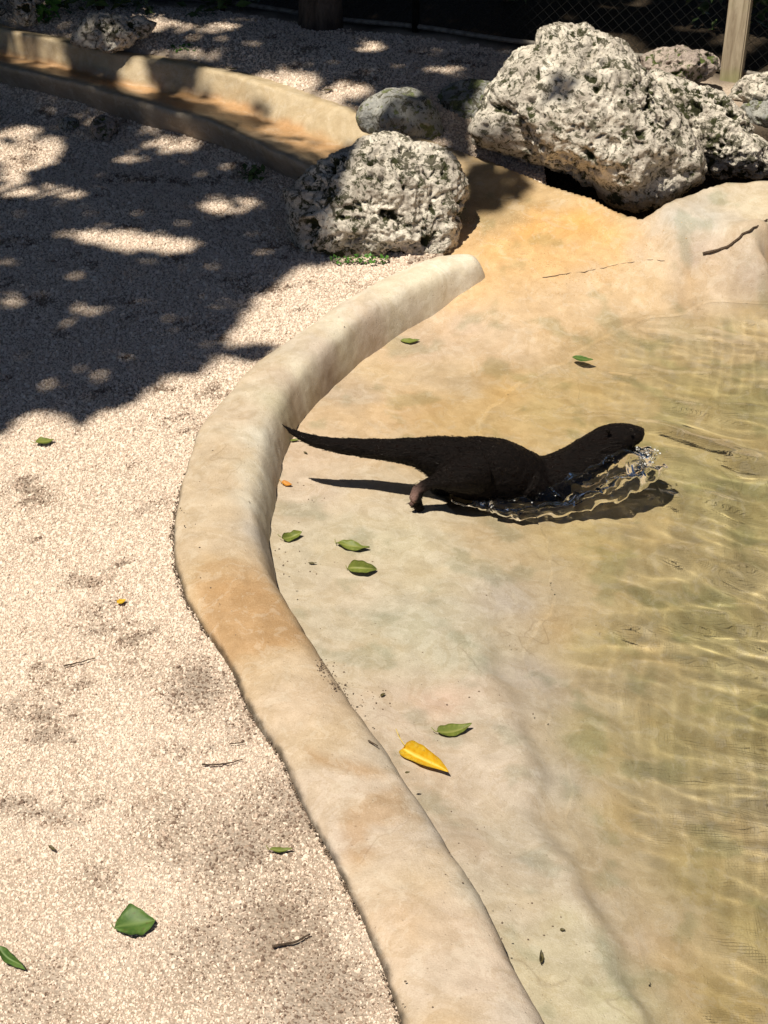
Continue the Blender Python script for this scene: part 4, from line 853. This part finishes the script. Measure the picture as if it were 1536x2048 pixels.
leaf(574, 971, .034, .022, -0.3, M_leaf_orange, 'small orange leaf scrap under the otter tail', 0.5, 0.5, 0.3, stem=0.2)
leaf(243, 1206, .026, .022, 0.5, M_leaf_yellow, 'tiny yellow-green leaf on the middle gravel', 0.3, 0.2, stem=0.0)
leaf(1077, 1918, .038, .020, 1.5, M_leaf_brown, 'small dry upturned leaf on the shelf at the bottom', 0.9, 0.5, 0.8, stem=0.1)
leaf(562, 1702, .052, .016, 0.1, M_leaf_olive, 'narrow olive leaf on gravel close to the kerb', 0.6, 0.2, 0.3, stem=0.1)
leaf(625, 1129, .024, .010, 0.1, M_leaf_brown, 'tiny dark scrap on the shelf below the curled leaf', 0.5, 0.3, stem=0.0)
leaf(766, 1393, .018, .010, 0.8, M_leaf_brown, 'tiny dark crumb at the kerb foot above the yellow leaf', 0.5, 0.3, stem=0.0)
leaf(590, 884, .030, .014, 0.2, M_leaf_olive, 'small olive leaf behind the tip of the otter tail', 0.5, 0.3, stem=0.0)
leaf(611, 908, .016, .008, -0.5, M_leaf_brown, 'tiny brown scrap between otter tail and its shadow', 0.4, 0.2, stem=0.0)
leaf(465, 141, .040, .016, -0.2, M_leaf_brown, 'dark dry leaf on the back edge of the channel', 0.5, 0.4, stem=0.2)
leaf(658, 183, .036, .018, 0.1, M_leaf_brown, 'dark dry leaf on sunny gravel left of the rounded stone', 0.5, 0.4, stem=0.1)
leaf(815, 1548, .012, .008, 0.1, M_leaf_brown, 'dark crumb on the kerb stain by the yellow leaf', 0.4, 0.3, stem=0.0)
leaf(1125, 1863, .012, .009, 0.1, M_leaf_brown, 'dark crumb on the shelf above the upturned leaf', 0.4, 0.3, stem=0.0)
leaf(105, 1700, .022, .010, -0.9, M_leaf_brown, 'small brown scrap on the left gravel above the twisted leaf', 0.5, 0.3, stem=0.0)
def twig(pts, r, label, name='twig'):
    w_ = np.array([surf(u, v) for u, v in pts]); w_[:, 2] += r * 0.8 + 0.002; pt = catmull(w_, 24); b_ = w_[len(w_) // 2]
    pt = pt + 0.25 * r * np.stack([perlin(pt * 60), perlin(pt * 60 + 5), 0 * pt[:, 0]], -1) * 4
    v_, f_ = tube(pt - b_, np.linspace(r, r * 0.55, 24), 7); o = link(name, poly_mesh(name, v_, f_, M_twig), label=label, cat='twig'); o.location = b_; return o
twig([(1405,511),(1440,502),(1465,490),(1485,472),(1510,458),(1535,442)], .0055, 'dark bent twig lying on the pale ledge at right')
twig([(128,1334),(160,1327),(190,1318)], .0022, 'thin brown twig on the middle left gravel')
twig([(405,1532),(450,1530),(486,1521)], .0022, 'thin brown twig on gravel left of the kerb stains')
twig([(545,1897),(590,1886),(622,1872)], .003, 'thicker brown twig on soiled gravel near the bottom')
twig([(737,1484),(755,1494)], .0022, 'very short dark twig lying on top of the kerb')
twig([(458,1490),(490,1486)], .0016, 'very short thin twig beside the kerb edge on gravel')
# hairline crack across the spillway
cr = np.array([surf(u, v) for u, v in [(1085,556),(1130,548),(1180,541),(1230,530),(1290,520),(1330,521)]]); pt = catmull(cr, 60); pt[:, 2] = bz(pt[:, 0], pt[:, 1]) - 0.0012
pt[:, 1] += 0.006 * perlin(pt * 40); v_, f_ = tube(pt, np.linspace(.0028, .0012, 60), 6)
ck = link('crack', poly_mesh('crack', v_, f_, M_twig), basin)

def mat_soil():
    n = N('dark_soil'); f = n.noise(n.coord('Object'), 90.0); return n.fin(n.mix(n.ramp(f, 0.35, 0.65), rgb(0.075, 0.052, 0.036), rgb(0.20, 0.145, 0.10)), 0.95)
M_soil = mat_soil()
# crumbs of soil and bark strewn on the shelf and kerb foot (uncountable)
cv = []; cf = []; n0 = 0; bv, bf = ico_sphere(1)
for (u, v, su, sv_, n_) in [(760,1400,25,12,26),(690,1375,14,10,14),(950,1680,40,40,16),(1000,1850,60,50,12),(620,1010,20,60,14),(880,1380,120,120,18),(1080,1860,60,80,14),(640,1338,16,10,70),(665,1368,10,8,24),(560,1100,8,30,14),(660,1130,50,20,12),(480,1180,60,60,16),(860,1900,60,90,10),(430,1000,40,60,10),(700,640,60,25,8)]:
    for k in range(n_):
        p_ = surf(random.gauss(u, su), random.gauss(v, sv_)); r_ = random.uniform(.0008, .0028)
        cv.append(bv * r_ * rng.uniform(0.5, 1.4, (1, 3)) + p_); cf.append(bf + n0); n0 += len(bv)
for k in range(900):                                         # soil caught in the seam between gravel and kerb
    i = random.randint(150, NS - 40); p_ = KO[i] + (KO[i + 1] - KO[i]) * random.random(); o_ = lat[i * 56]
    if perlin(np.array([[i * 0.045, 3.0, 0]]))[0] < -0.12: continue
    r_ = random.uniform(.0010, .0030); p_ = p_ + np.array([*(o_ * random.gauss(0.000, .004)), 0.001 + random.random() * .006]); cv.append(bv * r_ * rng.uniform(0.6, 1.4, (1, 3)) + p_); cf.append(bf + n0); n0 += len(bv)
link('soil_crumbs', mesh_np('soil_crumbs', np.vstack(cv), np.vstack(cf), M_soil, False), kind='stuff')

# ------------------------------------------------------------------ leaves in bulk
def leaf_cards(pos, size, droop=0.5, seed=1, elong=0.55):
    """each leaf: a folded diamond of four triangles"""
    r_ = np.random.default_rng(seed); n_ = len(pos); a_ = r_.random(n_) * 6.283; tl = r_.normal(0, droop, n_); rl = r_.normal(0, 0.5, n_)
    d = np.stack([np.cos(a_) * np.cos(tl), np.sin(a_) * np.cos(tl), np.sin(tl)], -1); s_ = np.stack([-np.sin(a_), np.cos(a_), 0 * a_], -1)
    nn = np.cross(d, s_); s_ = s_ * np.cos(rl)[:, None] + nn * np.sin(rl)[:, None]; nn = np.cross(d, s_)
    L_ = (size * r_.uniform(0.6, 1.25, n_))[:, None]; W_ = L_ * elong * 0.5
    V_ = np.stack([pos - d * L_ * .5, pos - d * L_ * .1 + s_ * W_ + nn * W_ * .25, pos + d * L_ * .5 - nn * L_ * .08, pos - d * L_ * .1 - s_ * W_ + nn * W_ * .25, pos + d * L_ * 0.02], 1).reshape(-1, 3)
    k = np.arange(n_)[:, None] * 5; F_ = np.vstack([k + [0, 1, 4], k + [1, 2, 4], k + [2, 3, 4], k + [3, 0, 4]])
    return V_, F_, np.repeat(r_.random(n_), 5)

# ---- where the photograph shows tree shade on the ground (1) and sun flecks in it (0)
def shade(u, v, x, y):
    wu = u + 16 * fbm(xy0(x, y, 9.0), 3) + 8 * fbm(xy0(x, y, 26.0), 2); wv = v + 12 * fbm(xy0(x, y, 9.0, 5), 3) + 6 * fbm(xy0(x, y, 26.0, 5), 2)
    big_ = [(-4000,1050),(-900,960),(-300,900),(0,868),(30,848),(75,852),(130,858),(160,842),(250,800),(330,752),(400,742),(445,690),(500,600),(545,560),(600,535),(690,505),(745,450),(765,390),(770,315),(900,318),(960,335),(1040,350),(1060,400),(930,440),(940,330),(940,250),(985,165),(1060,90),(1100,72),(1250,60),(1300,95),(1420,105),(1536,120),(2400,160),(4000,160),(4000,-4000),(-4000,-4000)]
    m = inpoly(wu, wv, big_)
    for (a_, b_, ra, rb) in [(500,704,38,15),(1150,350,40,10)]: m |= ((wu - a_) / ra) ** 2 + ((wv - b_) / rb) ** 2 < 1
    for (a_, b_, ra, rb) in [(45,300,80,48),(70,385,110,16),(20,345,40,30),(345,288,62,20),(265,318,30,8),(455,408,70,22),(200,470,100,14),(300,490,105,18),(172,618,50,13),(20,602,30,12),(352,663,22,9),(222,705,24,10),(95,768,26,9),(192,750,24,13),(140,735,24,8),(85,842,55,20),
            (70,108,72,44),(275,156,46,40),(440,178,84,36),(540,195,110,38),(620,230,90,48),(590,285,100,38),(710,255,85,34),(470,225,40,12),(800,230,60,26),(380,55,130,11),(370,108,60,11),(560,165,90,26),(700,182,50,20),(745,92,45,8),(900,138,38,8),(300,34,50,26),(60,10,40,22),(430,8,40,10),(900,-40,110,30),(1230,-20,90,34),(1400,40,60,26),(1120,-90,120,30),(650,-60,90,24),
            (640,330,60,14),(1480,60,60,60),(1350,125,70,20),(1430,10,40,40),(860,300,40,10)]:
        m &= ~((((wu - a_) / ra) ** 2 + ((wv - b_) / rb) ** 2 < 1) & (rng.random(np.shape(u)) > (0.10 if b_ < 150 else 0.04)))
    half_ = (((wu - 1420) / 190) ** 2 + ((wv - 505) / 45) ** 2 < 1) & (wu > 1250)
    return m
# candidate leaf places in the crowns; kept where their shadow belongs
trees = [ # trunk foot (x, y), crown reach, colour
    dict(foot=G(641, 50, .2), r=.085, lean=(-0.25, -0.9), bark=M_bark, label='dark slim tree trunk at the back left of the fence, crown above the picture', top=5.4),
    dict(foot=np.array([-2.75, 4.9, 0.0]), r=.12, lean=(-0.5, -0.9), bark=M_bark, label='tree standing on the gravel left of the picture, shading it', top=5.6),
    dict(foot=np.array([P(1188, 60, 8.5)[0], 8.5, .2]), r=.10, lean=(-0.4, -1.0), bark=M_bark_red, label='reddish tree trunk behind the fence above the largest boulder', top=5.6)]
nC = 150000
gxs = rng.uniform(-4.2, 3.6, nC); gys = rng.uniform(3.6, 12.5, nC); hz = rng.uniform(4.8, 7.2, nC)
gzs = gz(gxs, gys); uu, vv = proj(np.stack([gxs, gys, gzs], -1))
kp = shade(uu, vv, gxs, gys)
outl = (gys > 8.9) | (gxs < -2.3); kp &= (~outl) | (rng.random(nC) < 0.5)
gxs, gys, gzs, hz = gxs[kp], gys[kp], gzs[kp], hz[kp]
pos = np.stack([gxs, gys, gzs], -1) + SUN[None] * ((hz - gzs) / SUN[2])[:, None]
ctr = np.array([[t['foot'][0] + t['lean'][0] + 0, t['foot'][1] + t['lean'][1]] for t in trees])
own = np.argmin(((pos[:, None, :2] - ctr[None]) ** 2).sum(-1), 1)
for ti, t in enumerate(trees):
    root = bpy.data.objects.new('tree', None); C.objects.link(root); root.location = t['foot']; root['label'] = t['label']; root['category'] = 'tree'; root['group'] = 'shade trees around the enclosure'
    f0 = np.array(t['foot'], float); pts_ = pos[own == ti] - f0
    hgt_ = t['top'] - f0[2]; tt = np.linspace(0, 1, 26)[:, None]
    tp = np.concatenate([tt * 0, tt * 0, tt * hgt_ - 0.1], 1) + tt ** 2.2 * np.array([[t['lean'][0], t['lean'][1], 0]]); tp[:, :2] += 0.03 * np.stack([perlin(tp * 1.5 + ti), perlin(tp * 1.5 + 9 + ti)], -1)
    rad_ = t['r'] * (1 - 0.62 * tt[:, 0]) * (1 + 0.35 * np.exp(-tt[:, 0] * 22))
    v_, f_ = tube(tp, rad_, 16); link('trunk', poly_mesh('trunk', v_, f_, t['bark']), root)
    if len(pts_) > 10:
        lb = []; pick = pts_[rng.choice(len(pts_), min(26, len(pts_)), replace=False)]
        for e_ in pick:
            k0 = int(rng.integers(13, 25)); a_ = tp[k0]; s2 = np.linspace(0, 1, 10)[:, None]
            mid = (a_ + e_) / 2 + np.array([0, 0, 0.25]); pth = (1 - s2) ** 2 * a_ + 2 * s2 * (1 - s2) * mid + s2 ** 2 * e_
            lb.append(tube(pth, np.linspace(rad_[k0] * 0.42, 0.006, 10), 7))
        v_, f_ = merge(lb); link('limbs', poly_mesh('limbs', v_, f_, t['bark']), root)
        v_, f_, sh_ = leaf_cards(pts_, 0.105, 0.35, 5 + ti, 0.62); cm_ = mesh_np('crown', v_, f_, M_crown, False); attr_float(cm_, 'shade', sh_); link('crown', cm_, root)
print('crown leaves', len(pos))

# ------------------------------------------------------------------ fence
fA, fB = G(690, 47, .2), G(1465, 150, .2); fd = (fB - fA)[:2]; fd /= np.linalg.norm(fd)
def fpt(s, z): return np.array([fA[0] + fd[0] * s, fA[1] + fd[1] * s, z])
fence = bpy.data.objects.new('wire_fence', None); C.objects.link(fence); fence.location = fpt(0, .2); fence['label'] = 'dark wire mesh fence with a grey bottom rail along the back'; fence['category'] = 'fence'; fb0 = fpt(0, .2)
S0, S1, FH = -2.6, 3.4, 1.5
def add_fence(nm, parts_, mat, **k):
    v_, f_ = merge(parts_); return link(nm, poly_mesh(nm, v_ - fb0, f_, mat), fence, **k)
rl_ = np.array([fpt(s, gz(np.array([fpt(s, 0)[0]]), np.array([fpt(s, 0)[1]]))[0] + 0.02) for s in np.linspace(S0, S1, 60)])
add_fence('bottom_rail', [tube(rl_, 0.011, 8)], M_rail); add_fence('top_rail', [tube(np.array([fpt(s, .2 + FH) for s in (S0, 0, S1)]), 0.018, 8)], M_rail)
wires = []; pitch = 0.05; s = S0 - FH
sgn = np.array([0.35, 1.0]); 
nseg = 2
while s < S1:
    for sg in (1, -1):
        s0, s1 = (s, s + FH) if sg == 1 else (s + FH, s)
        a0, a1 = 0.0, 1.0
        # clip to the fence length
        lo, hi = min(s0, s1), max(s0, s1)
        za, zb = (0, FH)
        def at_s(q_): return (q_ - s0) / (s1 - s0)
        qs = [max(lo, S0), min(hi, S1)]
        if qs[0] >= qs[1]: continue
        p0 = fpt(qs[0], .22 + FH * at_s(qs[0])); p1 = fpt(qs[1], .22 + FH * at_s(qs[1])); wires.append(tube(np.array([p0, (p0 + p1) / 2, p1]), 0.0010, 4, cap=False))
    s += pitch
add_fence('wire_mesh', wires, M_wire, kind='stuff')
for s_ in (-1.9, float(((P(829, 40, 7.6) - fA)[:2] @ fd)), 3.3):
    g_ = fpt(s_, 0); zz = float(gz(np.array([g_[0]]), np.array([g_[1]]))[0]); v_, f_ = tube(np.array([fpt(s_, zz - .1), fpt(s_, 1.0), fpt(s_, .24 + FH)]), 0.017, 10); link('metal_post', poly_mesh('metal_post', v_ - fb0, f_, M_wire), fence)
# the wooden post
pb = G(1463, 152, .2); pr = bpy.data.objects.new('fence_post', None)
import bmesh
b_ = bmesh.new(); bmesh.ops.create_cube(b_, size=1.0); 
for x_ in b_.verts: x_.co = Vector((x_.co.x * .085, x_.co.y * .085, (x_.co.z + .5) * 1.75 - 0.15))
bmesh.ops.subdivide_edges(b_, edges=[e_ for e_ in b_.edges if abs(e_.verts[0].co.z - e_.verts[1].co.z) > 1], cuts=24)
bmesh.ops.bevel(b_, geom=[e_ for e_ in b_.edges if abs(e_.verts[0].co.z - e_.verts[1].co.z) > .01], offset=.006, segments=2, affect='EDGES')
for x_ in b_.verts:
    k_ = np.array([[x_.co.x * 20, x_.co.y * 20, x_.co.z * 3]]); x_.co.x += .003 * float(perlin(k_)[0]); x_.co.y += .003 * float(perlin(k_ + 7)[0])
pm = bpy.data.meshes.new('wooden_post'); b_.to_mesh(pm); b_.free(); pm.materials.append(M_post)
po = link('wooden_post', pm, label='pale weathered square wooden post at the top right', cat='post'); po.location = pb; po.rotation_euler = (0, 0.015, math.radians(-20))

# ------------------------------------------------------------------ shrubs
def shrub(name, c_, rx_, ry_, hh, n_, size, mat, label, seed, cat='shrub', group=None):
    r_ = np.random.default_rng(seed); root = bpy.data.objects.new(name, None); C.objects.link(root); root.location = c_; root['label'] = label; root['category'] = cat
    if group: root['group'] = group
    d = r_.normal(size=(n_, 3)); d /= np.linalg.norm(d, axis=1)[:, None]; rr_ = r_.random(n_) ** 0.45
    p_ = d * rr_[:, None] * (rx_, ry_, hh / 2) * (1 + 0.35 * fbm(d * 2.2 + seed, 3))[:, None] + (0, 0, hh / 2); p_[:, 2] = np.abs(p_[:, 2])
    v_, f_, s_ = leaf_cards(p_, size, 0.5, seed); m = mesh_np('foliage', v_, f_, mat, False); attr_float(m, 'shade', s_); link('foliage', m, root)
    st2 = []
    for k in range(7):
        e_ = p_[int(r_.integers(n_))] * 0.85; s2 = np.linspace(0, 1, 6)[:, None]; st2.append(tube(s2 * e_ + s2 * (1 - s2) * np.array([0, 0, hh * .3]), np.linspace(.012 * min(1, hh), .003 * min(1, hh), 6), 5))
    v_, f_ = merge(st2); link('stems', poly_mesh('stems', v_, f_, M_twig), root)
    return root
grp = 'dark shrubs behind the enclosure'
for k, (x_, y_, rx_, ry_, hh, lb) in enumerate([(-2.25,8.5,.7,.45,1.8,'dark shrub at the far left behind the upright rock'),(-1.25,8.27,.5,.3,1.6,'dark shrub right of the upright rock in the back left'),(-0.72,8.3,.4,.3,1.7,'dark shrub left of the slim dark trunk'),(-0.05,8.75,.55,.4,1.7,'dark shrub behind the fence right of the slim trunk'),(0.55,8.45,.5,.4,1.8,'dark shrub behind the fence left of the reddish trunk'),(1.05,8.75,.6,.4,1.8,'dark shrub behind the fence beyond the largest boulder'),(1.5,8.1,.5,.35,1.8,'dark shrub behind the fence beside the wooden post'),(2.2,7.8,.55,.45,1.9,'dark shrub behind the fence at the right edge')]):
    shrub('shrub', (x_, y_ - 0.42, .2), rx_, ry_, hh, 3600, .075, M_shrub, lb, 100 + k, group=grp)
shrub('small_plant', tuple(G(92, 46, .2)), .07, .06, .13, 60, .05, M_sprig, 'small bright green plant beside the upright rock', 140, 'plant')
shrub('small_plant', tuple(G(916, 432, .02)), .022, .02, .075, 14, .035, M_sprig, 'tiny green sprig growing at the right side of the grey-white boulder', 141, 'plant')
shrub('small_plant', tuple(G(505, 358, .0)), .06, .04, .05, 40, .035, M_shrub, 'low dark weed at the outer foot of the channel wall', 142, 'plant')
shrub('small_plant', tuple(G(720, 527, .0)), .12, .02, .035, 110, .018, M_sprig, 'strip of tiny green weeds along the base of the grey-white boulder', 143, 'plant')
shrub('small_plant', tuple(G(375, 104, .19)), .08, .04, .03, 120, .022, M_sprig, 'low mossy clump in a sun fleck behind the channel', 144, 'plant')
for o in bpy.data.objects:
    if o.name.split('.')[0] in ('otter', 'fur', 'crack', 'fallen_leaf', 'stem', 'soil_crumbs'): o.cycles.is_caustics_receiver = True

def mat_grit():
    n = N('golden_grit'); f = n.noise(n.coord('Object'), 60.0); return n.fin(n.mix(n.ramp(f, 0.35, 0.65), rgb(0.46, 0.29, 0.13), rgb(0.62, 0.45, 0.25)), 0.4, Specular_IOR_Level=0.6)
M_grit = mat_grit(); cv = []; cf = []; n0 = 0
for pl, n_, wd in ([[(925,415),(960,450),(1010,490),(1060,525),(1110,552)], 420, 9], [[(1060,545),(1120,580),(1200,600),(1290,575)], 520, 26], [[(470,235),(540,262),(600,295),(640,318)], 200, 7], [[(1000,440),(1060,420),(1100,432)], 120, 10]):
    cpx_ = catmull(np.array(pl, float), 40)
    for k in range(n_):
        c_ = cpx_[random.randrange(40)]; u_, v_ = random.gauss(c_[0], wd * 1.6), random.gauss(c_[1], wd)
        if pl[0][0] == 470: p_ = G(u_, v_, 0.088)
        else:
            p_ = G(u_, v_, 0.0); p_ = G(u_, v_, float(bz(p_[:1], p_[1:2])[0])); p_[2] = float(bz(p_[:1], p_[1:2])[0])
        cv.append(bv * random.uniform(.0010, .0026) * rng.uniform(0.6, 1.3, (1, 3)) * np.array([1, 1, .6]) + p_); cf.append(bf + n0); n0 += len(bv)
link('golden_grit', mesh_np('golden_grit', np.vstack(cv), np.vstack(cf), M_grit, False), kind='stuff')

# unseen taller trees added round the enclosure to cut skylight in the shade
def sky_block_tree(x_, y_, hh, rr_, n_, seed, label):
    r_ = np.random.default_rng(seed); root = bpy.data.objects.new('tree', None); C.objects.link(root); root.location = (x_, y_, 0.1); root['label'] = label; root['category'] = 'tree'; root['group'] = 'shade trees around the enclosure'
    tt = np.linspace(0, 1, 16)[:, None]; tp = np.concatenate([0.2 * perlin(tt * np.array([[2, 0, 0]]) + seed)[:, None], 0.2 * perlin(tt * np.array([[0, 2, 0]]) + seed)[:, None], tt * hh * 0.75 - 0.1], 1)
    v_, f_ = tube(tp, 0.14 * (1 - 0.6 * tt[:, 0]), 12); link('trunk', poly_mesh('trunk', v_, f_, M_bark), root)
    d = r_.normal(size=(n_, 3)); d /= np.linalg.norm(d, axis=1)[:, None]
    p_ = d * (r_.random(n_) ** 0.5)[:, None] * (rr_, rr_, hh * 0.42) * (1 + 0.4 * fbm(d * 2 + seed, 3))[:, None] + (0, 0, hh * 0.58)
    lb = [tube(np.array([tp[9 + k % 6], (tp[9 + k % 6] + p_[k]) / 2 + (0, 0, .15), p_[k]]), np.array([.05, .03, .008]), 6) for k in range(14)]
    v_, f_ = merge(lb); link('limbs', poly_mesh('limbs', v_, f_, M_bark), root)
    v_, f_, s_ = leaf_cards(p_, 0.24, 0.5, seed, 0.6); m = mesh_np('crown', v_, f_, M_crown, False); attr_float(m, 'shade', s_); link('crown', m, root)
for k, (x_, y_, hh, lb) in enumerate([(-5.6,7.5,7,'unseen tall tree added beyond the left edge to block skylight, farther one'),(-5.4,4.2,6.5,'unseen tall tree added beyond the left edge to block skylight, nearer one'),(-2.9,11.4,7.5,'unseen tall tree added beyond the back left shrubs to block skylight'),(0.2,11.8,7.5,'unseen tall tree added beyond the fence straight ahead to block skylight'),(3.3,10.9,7.5,'unseen tall tree added beyond the back right fence to block skylight'),(5.4,8.2,7,'unseen tall tree added beyond the right edge to block skylight')]):
    sky_block_tree(x_, y_, hh, 1.7, 2600, 300 + k, lb)
